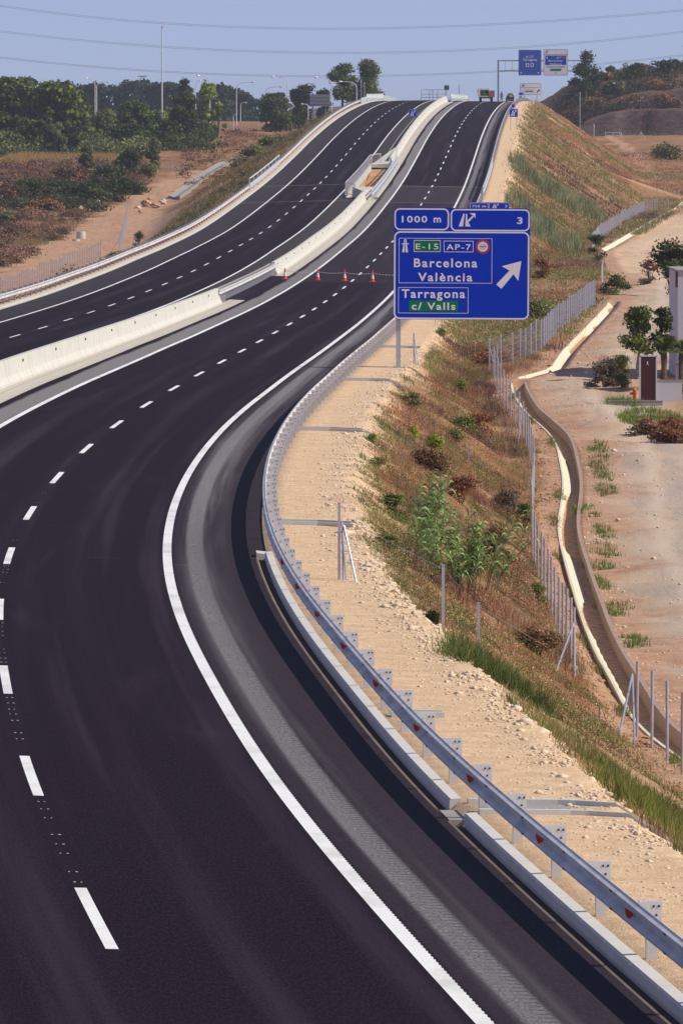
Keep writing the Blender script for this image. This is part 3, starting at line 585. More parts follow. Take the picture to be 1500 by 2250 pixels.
m.add([a, b_, c, d] + [Vector((p.x, p.y, float(zroad(*[float(q) for q in st(p.x, p.y)])) - .15)) for p in (a, b_, c, d)], [(0, 1, 2, 3), (4, 5, 1, 0), (5, 6, 2, 1), (7, 4, 0, 3), (6, 7, 3, 2), (7, 6, 5, 4)])
o = m.build('barrier_end', CONC); tag(o, 'flared end of the concrete barrier above the bridge gap', 'barrier end', 'flared barrier ends')
m = MB(); a, b_, c, d = [roadpt(s, t, .95, -6.5) for s, t in ((PIT[0] + 1, -7.6), (PIT[0] + 1, -5.3), (PIT[0] - 10.2, -6.0), (PIT[0] - 10.2, -6.24))]
m.add([a, b_, c, d] + [p - Vector((0, 0, 1.1)) for p in (a, b_, c, d)], [(3, 2, 1, 0), (0, 1, 5, 4), (1, 2, 6, 5), (3, 0, 4, 7), (2, 3, 7, 6), (4, 5, 6, 7)])
o = m.build('barrier_end', CONC); tag(o, 'low flared end of the concrete barrier on the near side of the bridge gap', 'barrier end', 'flared barrier ends')
def railing(label, pts, hs, rr, post_step=2.0, bars=0, mat=None, group=None, name='bridge_railing', solid=None):
    """pts: list of world points; hs: rail heights; bars: vertical bar spacing"""
    mat = mat or PB; root = empty(name, pts[0], 0, label, 'railing', group)
    for h in hs:
        m = MB(); m.path([p + Vector((0, 0, h)) for p in pts], rr, n=5); adopt(root, m.build('rail', mat))
    L = [0]
    for i in range(1, len(pts)): L.append(L[-1] + (pts[i] - pts[i - 1]).length)
    def at(l): return Vector([float(np.interp(l, L, [p[k] for p in pts])) for k in range(3)])
    for l in np.linspace(0, L[-1], max(2, min(80, int(L[-1] / post_step) + 1))):
        p = at(l); m = MB(); m.box(-.05, .05, -.05, .05, -.1, max(hs)); o = m.build('post', mat, root); o.location = p - pts[0]
    if bars:
        m = MB()
        for l in np.arange(0, L[-1], bars):
            p = at(l); m.box(p.x - .009, p.x + .009, p.y - .009, p.y + .009, p.z + .12, p.z + max(hs))
        adopt(root, m.build('bars', mat))
    return root
SL = np.arange(PIT[0] + 2, PIT[1] - 4, 3.0)
rp = [roadpt(PIT[0] - 3, -7.2, .1), roadpt(PIT[0] - 1, -8.0, .1)] + [roadpt(s, -8.36, .12) for s in SL] + [roadpt(PIT[1] - 2, -8.1, .1), roadpt(PIT[1], -7.2, .1)]
railing('grey barred safety railing along the far side of the bridge gap', rp, (.15, 1.25), .035, 3.0, .22, STEEL)
rp = [roadpt(s, -5.25, .15) for s in np.arange(PIT[0] - 9, PIT[1] + 4, 3.0)]
rr_ = railing('white two-bar bridge railing along the near side of the bridge gap', rp, (.45, .62, 1.0), .075, 3.0, 0, PB)
rp = [roadpt(s, -19.25, .12, -19) for s in np.arange(646, 720, 4.0)]
railing('white double-rail parapet on the left edge of the far carriageway at the bridge', rp, (.35, .55, .70, 1.35), .085, 8.0, 0, PB)
rp = [roadpt(s, 6.1, .12, 5.5) for s in np.arange(626, 716, 4.0)]
railing('white double-rail parapet beside the near shoulder above the blue sign', rp, (.55, .72, 1.2), .08, 4.0, 0, PB)
rp = [roadpt(s, -19.25, .1, -19) for s in np.arange(1006, 1250, 8.0)]
PANEL = plain('pale_green_glass', (.58, .64, .62), .3)
def parapet(label, pts, h0, h1, group=None):
    root = railing(label, pts, (h0 - .1, h1, h1 * .62), .06, 8.0, 0, PB, group)
    m = MB()
    for i in range(len(pts) - 1):
        a, b_ = pts[i], pts[i + 1]; n = Vector((b_.y - a.y, a.x - b_.x, 0)).normalized() * .02
        m.add([a - n + Vector((0, 0, h0)), b_ - n + Vector((0, 0, h0)), b_ - n + Vector((0, 0, h1)), a - n + Vector((0, 0, h1)), a + n + Vector((0, 0, h0)), b_ + n + Vector((0, 0, h0)), b_ + n + Vector((0, 0, h1)), a + n + Vector((0, 0, h1))],
              [(0, 1, 2, 3), (7, 6, 5, 4), (3, 2, 6, 7), (0, 4, 5, 1), (0, 3, 7, 4), (1, 5, 6, 2)])
    adopt(root, m.build('panel', PANEL)); return root
parapet('pale bridge parapet following the left edge over the crest', rp, .1, .85)
rp = [roadpt(1004, -19.5, .1, -19), roadpt(1006, -16.6, .1, -16)]; parapet('short white cross railing at the left edge of the crest', [roadpt(1030, -19.3, .3, -19), roadpt(1034, -16.6, .3, -17)], .55, 1.05)
rp = [roadpt(s, -5.3, .1) for s in np.arange(1035, 1200, 8.0)]; parapet('pale bridge parapet in the median beyond the crest', rp, .1, .9)
parapet('short white railing across the median at the crest', [roadpt(1036, -5.4, .5), roadpt(1042, -2.6, .3)], .3, .8)
railing('grey lattice railing standing in the median behind the crest', [roadpt(1120, -13.0, .3, -12), roadpt(1120, -8.6, .3, -9)], (.3, .9, 1.7), .05, 1.2, .3, STEEL_D, name='lattice_railing')
# ---------------------------------------------------------------- text
def text_geo(body, bold=.012):
    cu = bpy.data.curves.new('t', 'FONT'); cu.body = body; cu.size = 1; cu.offset = bold; cu.resolution_u = 3; cu.space_character = 1.22
    o = bpy.data.objects.new('t', cu); COL.objects.link(o)
    me = bpy.data.meshes.new_from_object(o.evaluated_get(bpy.context.evaluated_depsgraph_get()))
    v = np.array([p.co[:] for p in me.vertices]) if len(me.vertices) else np.zeros((0, 3)); f = [tuple(p.vertices) for p in me.polygons]
    bpy.data.objects.remove(o); bpy.data.meshes.remove(me); bpy.data.curves.remove(cu); return v, f
def put_text(mb, body, x0, x1, zb, zt, y, mi=0, ref=None, bold=.012, th=.004):
    v, f = text_geo(body, bold); vr, _ = text_geo(ref or body[0], bold)
    h = vr[:, 1].max() - min(0, 0); k = (zt - zb) / h; kx = (x1 - x0) / (v[:, 0].max() - v[:, 0].min())
    X = x0 + (v[:, 0] - v[:, 0].min()) * kx; Z = zb + v[:, 1] * k
    n = len(X); V = [(X[i], y, Z[i]) for i in range(n)] + [(X[i], y + th, Z[i]) for i in range(n)]
    mb.add(V, f, mi)
def rrect(x0, x1, z0, z1, r, n=5):
    P_ = []
    for cx, cz, a0 in ((x1 - r, z0 + r, -90), (x1 - r, z1 - r, 0), (x0 + r, z1 - r, 90), (x0 + r, z0 + r, 180)):
        for i in range(n + 1):
            a = R(a0 + 90 * i / n); P_.append((cx + r * math.cos(a), cz + r * math.sin(a)))
    return P_
def frame(mb, x0, x1, z0, z1, r, wd, y, mi=0, n=5):
    o_ = rrect(x0, x1, z0, z1, r, n); i_ = rrect(x0 + wd, x1 - wd, z0 + wd, z1 - wd, max(r - wd, .001), n); k = len(o_)
    v = [(p[0], y, p[1]) for p in o_] + [(p[0], y, p[1]) for p in i_]
    mb.add(v, [(a, (a + 1) % k, k + (a + 1) % k, k + a) for a in range(k)], mi)
def poly(mb, pts, y, mi=0): mb.add([(p[0], y, p[1]) for p in pts], [tuple(range(len(pts)))], mi)
def motorway_icon(mb, x0, x1, z0, z1, y, mi=0):
    w_ = x1 - x0; h = z1 - z0; P_ = lambda a, b_: (x0 + a * w_, z0 + b_ * h)
    poly(mb, [P_(.0, 0), P_(.38, 0), P_(.47, 1), P_(.36, 1)], y, mi); poly(mb, [P_(.56, 0), P_(1, 0), P_(.66, 1), P_(.53, 1)], y, mi)
    poly(mb, [P_(-.12, .60), P_(1.12, .60), P_(1.12, .66), P_(-.12, .66)], y - .001, mi)
def exit_icon(mb, x0, x1, z0, z1, y, mi=0):
    w_ = x1 - x0; h = z1 - z0; P_ = lambda a, b_: (x0 + a * w_, z0 + b_ * h)
    poly(mb, [P_(.0, 0), P_(.27, 0), P_(.36, .95), P_(.28, .95)], y, mi); poly(mb, [P_(.40, 0), P_(.72, 0), P_(.52, .45), P_(.50, .95), P_(.43, .95)], y, mi)
    poly(mb, [P_(.50, .28), P_(.62, .34), P_(.90, .74), P_(.82, .80), P_(.50, .42)], y - .001, mi); poly(mb, [P_(.66, 1.0), P_(1, 1.0), P_(1, .62), P_(.90, .78), P_(.80, .86)], y - .0015, mi)
# ---------------------------------------------------------------- the big direction sign
def sg(x, y): return ((x - 725) / 212, (620 - y) / 212)
gp = gpt(2.45, 275.0)
root = empty('direction_sign', gp, 0, 'large blue direction sign for Barcelona and Tarragona on one grey post', 'road sign')
m = MB(); m.prism(rrect(-2.93, 2.93, -2.43, 2.38, .28), 0, .05, M=None)
zc = 10 + (300 - 580.3) * 275 / 14010.2 + .05; xc = (1013.7 - 750) * 275 / 14010.2
pan = m.build('panel', SBLUE, root); pan.location = (xc - gp.x, -.12, zc - gp.z); pan.rotation_euler = (0, R(.3), 0)
def sp_part(name, mb, mats, par=pan): return mb.build(name, mats, par)
fr = MB(); y = -.004
def fbox(x0, y0, x1, y1, w_, r, mb=None, mi=0, yy=-.004):
    a = sg(x0, y1); b_ = sg(x1, y0); frame(mb or fr, a[0], b_[0], a[1], b_[1], r / 212, w_ / 212, yy, mi)
fbox(108, 120, 606, 320, 13, 50); fbox(620, 124, 1342, 326, 13, 50); fbox(106, 330, 1340, 1132, 14, 55); fbox(150, 392, 1001, 803, 4, 4); fbox(147, 841, 786, 1078, 4, 4)
sp_part('border', fr, SWHITE)
e = MB(); a = sg(287, 516); b_ = sg(528, 412); poly(e, [(a[0], a[1]), (b_[0], a[1]), (b_[0], b_[1]), (a[0], b_[1])], -.004, 0); fbox(285, 410, 531, 518, 5, 4, e, 1, -.007)
a = sg(303, 493); b_ = sg(510, 443); put_text(e, 'E-15', a[0], b_[0], a[1], b_[1], -.009, 1, 'E'); sp_part('route_plate', e, [SGREEN, SWHITE])
e = MB(); fbox(559, 415, 830, 519, 5, 4, e, 0, -.007); a = sg(583, 497); b_ = sg(806, 446); put_text(e, 'AP-7', a[0], b_[0], a[1], b_[1], -.009, 0, 'A'); sp_part('route_plate', e, [SWHITE])
e = MB(); a = sg(245, 1060); b_ = sg(692, 962); poly(e, [(a[0], a[1]), (b_[0], a[1]), (b_[0], b_[1]), (a[0], b_[1])], -.004, 0); a = sg(270, 1044); b_ = sg(668, 980); put_text(e, 'c/ Valls', a[0], b_[0], a[1], b_[1], -.008, 1, 'V', .02); sp_part('destination_plate', e, [SGREEN, SWHITE])
e = MB()
for tx, x0, x1, yb, yt, rf in (('Barcelona', 288, 866, 655, 577, 'B'), ('València', 326, 822, 783, 708, 'V'), ('Tarragona', 178, 757, 936, 859, 'T'), ('1000', 175, 407, 248, 190, '1'), ('m', 465, 532, 247, 204, 'm'), ('3', 1226, 1276, 257, 196, '3')):
    a = sg(x0, yb); b_ = sg(x1, yt); put_text(e, tx, a[0], b_[0], a[1], b_[1], -.006, 0, rf, .022)
sp_part('lettering', e, SWHITE)
e = MB(); a = sg(180, 522); b_ = sg(234, 400); motorway_icon(e, a[0], b_[0], a[1], b_[1], -.006); sp_part('motorway_symbol', e, SWHITE)
e = MB(); a = sg(693, 284); b_ = sg(846, 162); exit_icon(e, a[0], b_[0], a[1], b_[1], -.006); sp_part('exit_symbol', e, SWHITE)
e = MB(); poly(e, [sg(*p) for p in ((1040, 812), (1087, 851), (1197, 718), (1241, 778), (1268, 597), (1089, 645), (1160, 684))], -.006); sp_part('arrow', e, SWHITE)
e = MB(); c = sg(915, 468); disc = lambda r, n=28: [(c[0] + r * math.cos(2 * math.pi * i / n), c[1] + r * math.sin(2 * math.pi * i / n)) for i in range(n)]
poly(e, disc(.305), -.006, 0); poly(e, disc(.215), -.008, 1); poly(e, [(c[0] - .16, c[1] - .02), (c[0] + .16, c[1] - .02), (c[0] + .16, c[1] + .02), (c[0] - .16, c[1] + .02)], -.010, 2)
for zz in (.085, -.085):
    for i in range(6): poly(e, [(c[0] - .12 + i * .042, c[1] + zz - .02), (c[0] - .095 + i * .042, c[1] + zz - .02), (c[0] - .095 + i * .042, c[1] + zz + .02), (c[0] - .12 + i * .042, c[1] + zz + .02)], -.010, 3)
sp_part('prohibition_roundel', e, [SRED, SWHITE, BLACK, GREY])
m = MB(); H_ = zc - gp.z
for x0, x1 in ((-.095, -.085), (.085, .095)): m.box(x0, x1, .0, .12, -.6, H_ + 2.2)
m.box(-.09, .09, .0, .012, -.6, H_ + 2.2); o = m.build('post', plain('sign_post_steel', (.46, .47, .52), .5, .3), root)
for zz in (-1.8, -.6, .6, 1.8):
    m = MB(); m.box(-2.7 + xc - gp.x, 2.7 + xc - gp.x, -.065, -.005, H_ + zz - .05, H_ + zz + .05); m.build('crossbar', STEEL_D, root)
# ---- second direction sign behind it
g2p = gpt(11.0, 483)
root = empty('direction_sign', g2p, 0, 'blue sign reading 750 m peeping above the large direction sign', 'road sign')
zt = 10 + (300 - 444) * 483 / 14010.2; xl = (1031 - 750) * 483 / 14010.2; xr = (1119 - 750) * 483 / 14010.2
m = MB(); m.prism(rrect(xl - g2p.x, xr - g2p.x, zt - g2p.z - 2.6, zt - g2p.z, .12), 0, .05); pan = m.build('panel', SBLUE, root)
e = MB(); X0 = xl - g2p.x; Wd = xr - xl; ZT = zt - g2p.z
frame(e, X0 + .03, X0 + .46 * Wd, ZT - .50, ZT - .03, .1, .03, -.004); frame(e, X0 + .48 * Wd, X0 + Wd - .03, ZT - .50, ZT - .03, .1, .03, -.004); frame(e, X0 + .03, X0 + Wd - .03, ZT - 2.57, ZT - .54, .1, .03, -.004)
put_text(e, '750', X0 + .06 * Wd, X0 + .25 * Wd, ZT - .38, ZT - .2, -.006, 0, '7', .02); put_text(e, 'm', X0 + .31 * Wd, X0 + .40 * Wd, ZT - .38, ZT - .25, -.006, 0, 'm', .02); put_text(e, '3', X0 + .88 * Wd, X0 + .93 * Wd, ZT - .38, ZT - .2, -.006, 0, '3', .02)
exit_icon(e, X0 + .56 * Wd, X0 + .72 * Wd, ZT - .44, ZT - .12, -.006); e.build('lettering', SWHITE, pan)
for px in (.25, .75): m = MB(); m.box(X0 + px * Wd - .07, X0 + px * Wd + .07, .05, .17, -.6, ZT - .2); m.build('post', STEEL_D, root)
def P(px, py, d, dy=0.0):
    return Vector(((px - 750) * d / 14010.2, d, 10 + (300 - py) * d / 14010.2))
# ---- small blue square signs
def small_sign(label, x, y_, z0, zt, wd, legs, icon=True, depth=.04):
    root = empty('square_sign', (x, y_, z0), 0, label, 'road sign'); h = zt - z0
    m = MB(); m.prism(rrect(-wd / 2, wd / 2, h - wd, h, .06, 3), 0, depth); p = m.build('panel', SBLUE, root)
    e = MB(); frame(e, -wd / 2 + .02, wd / 2 - .02, h - wd + .02, h - .02, .05, .02, -.004, 0, 3)
    if icon:
        exit_icon(e, -wd * .3, wd * .3, h - wd * .85, h - wd * .15, -.006)
    e.build('symbol', SWHITE, p)
    for l in legs: m = MB(); m.box(l - .035, l + .035, depth, depth + .05, -.3, h - .1); m.build('leg', STEEL_D, root)
q = P(1127, 258, 880); gz = float(terrain(q.x, 880)); small_sign('blue square sign on two thin legs on the verge near the crest', q.x, 880, gz, P(1127, 239, 880).z, 1.15, (-.42, .42))
q = P(1126, 232, 960); gz = float(terrain(q.x, 960)); small_sign('small dark blue sign just above the two-legged one by the guardrail', q.x, 960, gz, P(1126, 229, 960).z, .55, (.0,), False)
q = P(906, 252, 905); small_sign('blue square sign rising from the median beside the far concrete barrier', q.x, 905, float(zroad(*[float(v) for v in st(q.x, 905)])), P(906, 240, 905).z, 1.12, (.15,))
# ---- gantry over the slip road beyond the crest
GS = plain('gantry_steel', (.26, .28, .29), .6, .2)
D = 1300; a = P(1093, 150, D); gz = float(zroad(1258, 5)); 
root = empty('sign_gantry', (a.x, D, gz), 0, 'tall steel sign gantry standing beyond the crest on the right', 'gantry')
zu, zl_ = P(0, 134, D).z - gz, P(0, 156.5, D).z - gz; xr = P(1284, 0, D).x - a.x
m = MB(); m.box(-.17, .17, -.17, .17, -.5, zu + .12); m.build('column', GS, root)
m = MB(); m.box(xr - .17, xr + .17, -.17, .17, -2, zu + .12); m.build('column', GS, root)
for zz in (zu, zl_): m = MB(); m.box(0, xr, -.1, .1, zz - .11, zz + .11); m.build('beam', GS, root)
for k in range(1, 12): m = MB(); m.box(k * 1.4 - .03, k * 1.4 + .03, -.04, .04, zl_, zu); m.build('brace', GS, root)
def far_panel(label, d, x0, x1, y0, y1, base, draw):
    c = P((x0 + x1) / 2, (y0 + y1) / 2, d); wd = (x1 - x0) * d / 14010.2; h = (y1 - y0) * d / 14010.2
    r_ = empty('far_road_sign', (c.x, d - .35, c.z), 0, label, 'road sign')
    m = MB(); m.prism(rrect(-wd / 2, wd / 2, -h / 2, h / 2, .25), 0, .08); p = m.build('panel', base, r_)
    draw(p, wd, h); return r_
def dr_blue(p, w_, h):
    e = MB(); frame(e, -w_ / 2 + .04, w_ / 2 - .04, -h / 2 + .04, h / 2 - .04, .22, .05, -.005)
    put_text(e, 'A-27', -.18 * w_, .16 * w_, .19 * h, .27 * h, -.008, 0, 'A', .02); put_text(e, 'Tarragona', -.31 * w_, .31 * w_, .07 * h, .16 * h, -.008, 0, 'T', .03)
    frame(e, -.18 * w_, -.04 * w_, -.16 * h, -.03 * h, .02, .13, -.006); frame(e, .02 * w_, .16 * w_, -.16 * h, -.03 * h, .02, .13, -.006)
    for sx in (-.38, .36): poly(e, [((sx - .04) * w_, -.39 * h), (sx * w_, -.43 * h), ((sx + .04) * w_, -.39 * h), (sx * w_, -.37 * h)], -.006)
    e.build('lettering', SWHITE, p)
def dr_white(p, w_, h):
    e = MB(); frame(e, -w_ / 2 + .03, w_ / 2 - .03, -h / 2 + .03, h / 2 - .03, .22, .06, -.005, 1); poly(e, [(-.48 * w_, .285 * h), (.48 * w_, .285 * h), (.48 * w_, .30 * h), (-.48 * w_, .30 * h)], -.006, 1)
    exit_icon(e, -.42 * w_, -.30 * w_, .34 * h, .46 * h, -.006, 1)
    poly(e, [(-.43 * w_, -.10 * h), (.43 * w_, -.10 * h), (.43 * w_, .26 * h), (-.43 * w_, .26 * h)], -.006, 0)
    poly(e, [(-.22 * w_, .13 * h), (.0 * w_, .13 * h), (.0, .23 * h), (-.22 * w_, .23 * h)], -.008, 2); put_text(e, 'AP-7', .03 * w_, .22 * w_, .14 * h, .22 * h, -.009, 3, 'A')
    put_text(e, 'Barcelona', -.30 * w_, .28 * w_, .03 * h, .10 * h, -.009, 3, 'B', .02); put_text(e, 'València', -.25 * w_, .25 * w_, -.09 * h, -.02 * h, -.009, 3, 'V', .02)
    poly(e, [(.28 * w_, .14 * h), (.38 * w_, .14 * h), (.38 * w_, .22 * h), (.28 * w_, .22 * h)], -.009, 4); poly(e, [(-.38 * w_, .14 * h), (-.34 * w_, .14 * h), (-.35 * w_, .24 * h), (-.37 * w_, .24 * h)], -.009, 3)
    put_text(e, 'TARRAGONA', -.38 * w_, .38 * w_, -.20 * h, -.15 * h, -.008, 1, 'T', .03)
    poly(e, [(-.22 * w_, -.33 * h), (.22 * w_, -.33 * h), (.22 * w_, -.24 * h), (-.22 * w_, -.24 * h)], -.008, 2); poly(e, [(-.03 * w_, -.38 * h), (.03 * w_, -.38 * h), (.0 * w_, -.44 * h)], -.008, 1)
    e.build('lettering', [SBLUE, BLACK, SGREEN, SWHITE, SRED], p)
far_panel('blue overhead panel hanging on the gantry left of the white one', D, 1137, 1187.5, 110, 166.5, plain('far_sign_blue', (.015, .075, .42), .5), dr_blue)
far_panel('white overhead panel with blue field hanging on the gantry', D, 1192, 1245.5, 109, 166.5, SWHITE, dr_white)
def dr_low(p, w_, h):
    e = MB(); frame(e, -w_ / 2 + .03, w_ / 2 - .03, -h / 2 + .03, h / 2 - .03, .12, .05, -.005); poly(e, [(-.48 * w_, .10 * h), (.48 * w_, .10 * h), (.48 * w_, .13 * h), (-.48 * w_, .13 * h)], -.006)
    exit_icon(e, -.42 * w_, -.26 * w_, .2 * h, .42 * h, -.006); frame(e, -.32 * w_, .20 * w_, -.33 * h, -.06 * h, .02, .04, -.006); poly(e, [(-.24 * w_, -.24 * h), (.12 * w_, -.24 * h), (.12 * w_, -.15 * h), (-.24 * w_, -.15 * h)], -.008)
    poly(e, [(.27 * w_, -.33 * h), (.31 * w_, -.38 * h), (.39 * w_, -.18 * h), (.42 * w_, -.22 * h), (.43 * w_, -.04 * h), (.31 * w_, -.10 * h), (.35 * w_, -.13 * h)], -.008); e.build('lettering', BLACK, p)
    for sx in (-.3, .3): m = MB(); m.box(sx * w_ - .07, sx * w_ + .07, .08, .2, -h / 2 - 3.5, h / 2 - .2); m.build('post', STEEL_D, p.parent)
far_panel('white ground-mounted sign with a black arrow below the gantry panels', 1240, 1140.5, 1187, 183.5, 208.5, SWHITE, dr_low)
def dr_s(p, w_, h):
    m = MB(); m.box(-.05, .05, .08, .16, -h / 2 - 1.5, h / 2); m.build('post', STEEL_D, p.parent); e = MB(); frame(e, -w_ / 2 + .05, w_ / 2 - .05, -h / 2 + .05, h / 2 - .05, .05, .06, -.005); e.build('border', SWHITE, p)
far_panel('small blue sign on the verge below the white sign with the arrow', 1150, 1137, 1149, 203, 210, SBLUE, dr_s); far_panel('lower of the small blue signs stacked at the end of the verge', 1120, 1138, 1146, 211, 219, SBLUE, dr_s)
def dr_dark(p, w_, h): m = MB(); m.box(-.05, .05, .08, .16, -h / 2 - 2.0, h / 2); m.build('post', STEEL_D, p.parent); e = MB(); frame(e, -w_ / 2 + .02, w_ / 2 - .02, -h / 2 + .02, h / 2 - .02, .05, .05, -.005); poly(e, [(-.03, -h / 2), (.03, -h / 2), (.03, h / 2), (-.03, h / 2)], -.006); e.build('border', STEEL_D, p)
far_panel('small dark square sign on a pole above the median at the crest', 1130, 974.5, 985.5, 187.5, 198.5, plain('dark_sign', (.03, .035, .05), .6), dr_dark)
# billboard seen from behind
D = 1150; c = P(703, 221, D); gz = float(terrain(c.x, D)); r_ = empty('billboard', (c.x, D, gz), 0, 'grey back of a large signboard on two posts by the left embankment', 'signboard')
m = MB(); m.box(-1.82, 1.82, -.05, .05, c.z - gz - 1.08, c.z - gz + 1.08); m.build('board', plain('bare_aluminium', (.26, .26, .28), .5, .3), r_)
for zz in (-.6, 0, .6): m = MB(); m.box(-1.75, 1.75, -.1, -.05, c.z - gz + zz - .04, c.z - gz + zz + .04); m.build('rib', GREY, r_)
for sx in (-1.25, 1.0): m = MB(); m.box(sx - .1, sx + .1, .05, .2, -1, c.z - gz); m.build('post', GREY, r_)
# ---------------------------------------------------------------- cones and tape
CO = plain('cone_red', (.85, .035, .015), .5); CW = plain('cone_white', (.82, .82, .82), .4); CB = plain('cone_base', (.75, .03, .02), .6)
def cone(s, t, label):
    r_ = empty('traffic_cone', roadpt(s, t, .006), 0, label, 'traffic cone', 'traffic cones across the carriageway')
    m = MB(); m.lathe([(.15, .035), (.11, .24)], n=14); m.build('body', CO, r_)
    m = MB(); m.lathe([(.11, .24), (.065, .52)], n=14); m.build('white_sleeve', CW, r_)
    m = MB(); m.lathe([(.065, .52), (.032, .80), (.024, .82)], n=14); m.build('tip', CO, r_)
    m = MB(); m.prism([(-.24, 0), (.24, 0), (.23, .045), (-.23, .045)], -.24, .24); m.build('base', CB, r_)
cone(409, -4.78, 'leftmost traffic cone beside the end of the concrete barrier'); cone(407.5, -2.42, 'traffic cone second from the left beside the solid white edge line')
cone(406, -.48, 'third traffic cone from the left near the lane dashes'); cone(404.7, 1.51, 'rightmost traffic cone next to the large blue sign')
m = MB(); pts = [roadpt(419, -5.8, .75)]; hp = [(409, -4.78), (407.5, -2.42), (406, -.48), (404.7, 1.51), (402.8, 4.2), (402.0, 5.85)]; last = pts[0]
for s, t in hp:
    e_ = roadpt(s, t, .62)
    n = 12
    for i in range(n):
        u0 = i / n; u1 = (i + .55) / n; sg_ = lambda u: last.lerp(e_, u) - Vector((0, 0, .09 * 4 * u * (1 - u)))
        a, b_ = sg_(u0), sg_(u1); m.box(min(a.x, b_.x), max(a.x, b_.x), a.y - .004, a.y + .004, min(a.z, b_.z) - .012, min(a.z, b_.z) + .025)
        c_, d_ = sg_(u1), sg_((i + 1) / n); m.box(c_.x, d_.x, c_.y - .003, c_.y + .003, c_.z - .008, c_.z + .008, 1)
    last = e_
tag(m.build('warning_chain', [CW, GREY]), 'thin white and grey chain strung between the cones across the road', 'chain')
# ---------------------------------------------------------------- small drains across the verge
def drain(label, s0, t1, t2, wd, big=False, drop=.02):
    z0 = float(zroad(s0, 5.5)); r_ = empty('drain_channel', roadpt(s0, 6.0, 0), 0, label, 'drain', 'concrete drains crossing the verge')
    def wall(ds, a, b_, th, h0, h1, slope):
        m = MB(); n = max(2, int((b_ - a) / .25)); V = []
        for i in range(n + 1):
            t = a + (b_ - a) * i / n; s = s0 + ds + slope * max(0, t - t1)
            g_ = roadpt(s, t); zz = float(terrain(g_.x, g_.y, False)); zz = max(zz, float(zroad(s, 5.5)) + .005) if big and t < 6.2 else zz
            for d_, h in ((0, h0), (th, h0), (th, h1), (0, h1)):
                p = roadpt(s + d_, t); V.append((p.x, p.y, zz + h))
        F = [(i * 4 + j, i * 4 + (j + 1) % 4, i * 4 + 4 + (j + 1) % 4, i * 4 + 4 + j) for i in range(n) for j in range(4)] + [(0, 1, 2, 3), (n * 4 + 3, n * 4 + 2, n * 4 + 1, n * 4)]
        m.add(V, F); return m
    sl_ = -.55
    for ds, th in ((-.12, .12), (wd, .12)):
        adopt(r_, wall(ds, 6.05 if not big else 5.97, t2, th, -.25, .09 if not big else .07, sl_).build('side_wall', CONC_K))
    adopt(r_, wall(0, 6.0 if not big else 5.57, t2, wd, -.25, .022 if not big else -.0, sl_).build('channel_floor', CONC_G))
drain('large concrete drain opening through the kerb in the foreground', 46.35, 7.4, 9.0, 1.3, True)
drain('short concrete drain end half buried in gravel behind the guardrail', 61.2, 7.0, 6.9, .3); drain('concrete drain crossing the verge beside the three leaning posts', 115, 7.2, 8.0, .8)
drain('third concrete drain up the verge, above a run of steel posts', 168, 7.2, 8.6, .9); drain('concrete drain crossing the verge just below the sign post', 217, 7.3, 8.4, .9); drain('concrete drain crossing the verge behind the foot of the sign post', 266, 7.4, 8.0, .9)
# ---------------------------------------------------------------- drainage channel by the track
def wall_along(f0, f1, ya, yb, h0, h1, step=1.5, zoff=None):
    ys = np.arange(ya, yb, step); m = MB(); V = []
    for y_ in ys:
        x = float(ditch_x(y_)); z = float(terrain(x - .3, y_, False))
        zt = z + h1 + .05 * (float(vnoise(y_, 0, .21, 31)) - .5) * (1 if h1 > 0 else 0)
        V += [(x + f0, y_, z + h0), (x + f1, y_, z + h0), (x + f1, y_, zt), (x + f0, y_, zt)]
    n = len(ys) - 1
    F = [(i * 4 + j, i * 4 + 4 + j, i * 4 + 4 + (j + 1) % 4, i * 4 + (j + 1) % 4) for i in range(n) for j in range(4)] + [(3, 2, 1, 0), (n * 4, n * 4 + 1, n * 4 + 2, n * 4 + 3)]
    return m.add(V, F)
def bank_along(ya, yb, step=.5):
    ys = np.arange(ya, yb, step); m = MB(); V = []
    for y_ in ys:
        x = float(ditch_x(y_)); z = float(terrain(x - .3, y_, False)); k = .05 + (.32 if 190 < y_ < 262 or y_ > 300 else .12) * float(sstep(.25, .8, vnoise(y_, 3, .11, 33))) + (.05 * ((y_ * .37) % 1.0)); 
        z += .12 * (y_ > 600); k += .25 * (y_ > 600); V += [(x - .05, y_, z - .9), (x + k, y_, z - .9), (x + k, y_, z - .06 - k * .6), (x + .02, y_, z + .03), (x - .05, y_, z + .03)]
    n = len(ys) - 1; F = [(i * 5 + j, i * 5 + 5 + j, i * 5 + 5 + (j + 1) % 5, i * 5 + (j + 1) % 5) for i in range(n) for j in range(5)] + [(4, 3, 2, 1, 0), tuple(n * 5 + j for j in range(5))]
    return m.add(V, F)
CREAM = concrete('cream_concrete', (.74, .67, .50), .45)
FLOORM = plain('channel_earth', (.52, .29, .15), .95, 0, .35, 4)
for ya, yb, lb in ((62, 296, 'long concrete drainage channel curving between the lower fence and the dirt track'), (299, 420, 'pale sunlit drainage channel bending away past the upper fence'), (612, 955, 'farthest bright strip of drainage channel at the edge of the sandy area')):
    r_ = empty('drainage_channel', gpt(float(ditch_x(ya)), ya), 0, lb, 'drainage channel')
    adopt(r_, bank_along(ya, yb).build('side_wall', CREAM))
    adopt(r_, wall_along(DW - .02, DW + .10, ya, yb, -.9, .12 if ya < 200 else .0).build('side_wall', CONC_D)); adopt(r_, wall_along(.0, DW, ya, yb, -.95, -.27).build('channel_floor', FLOORM))
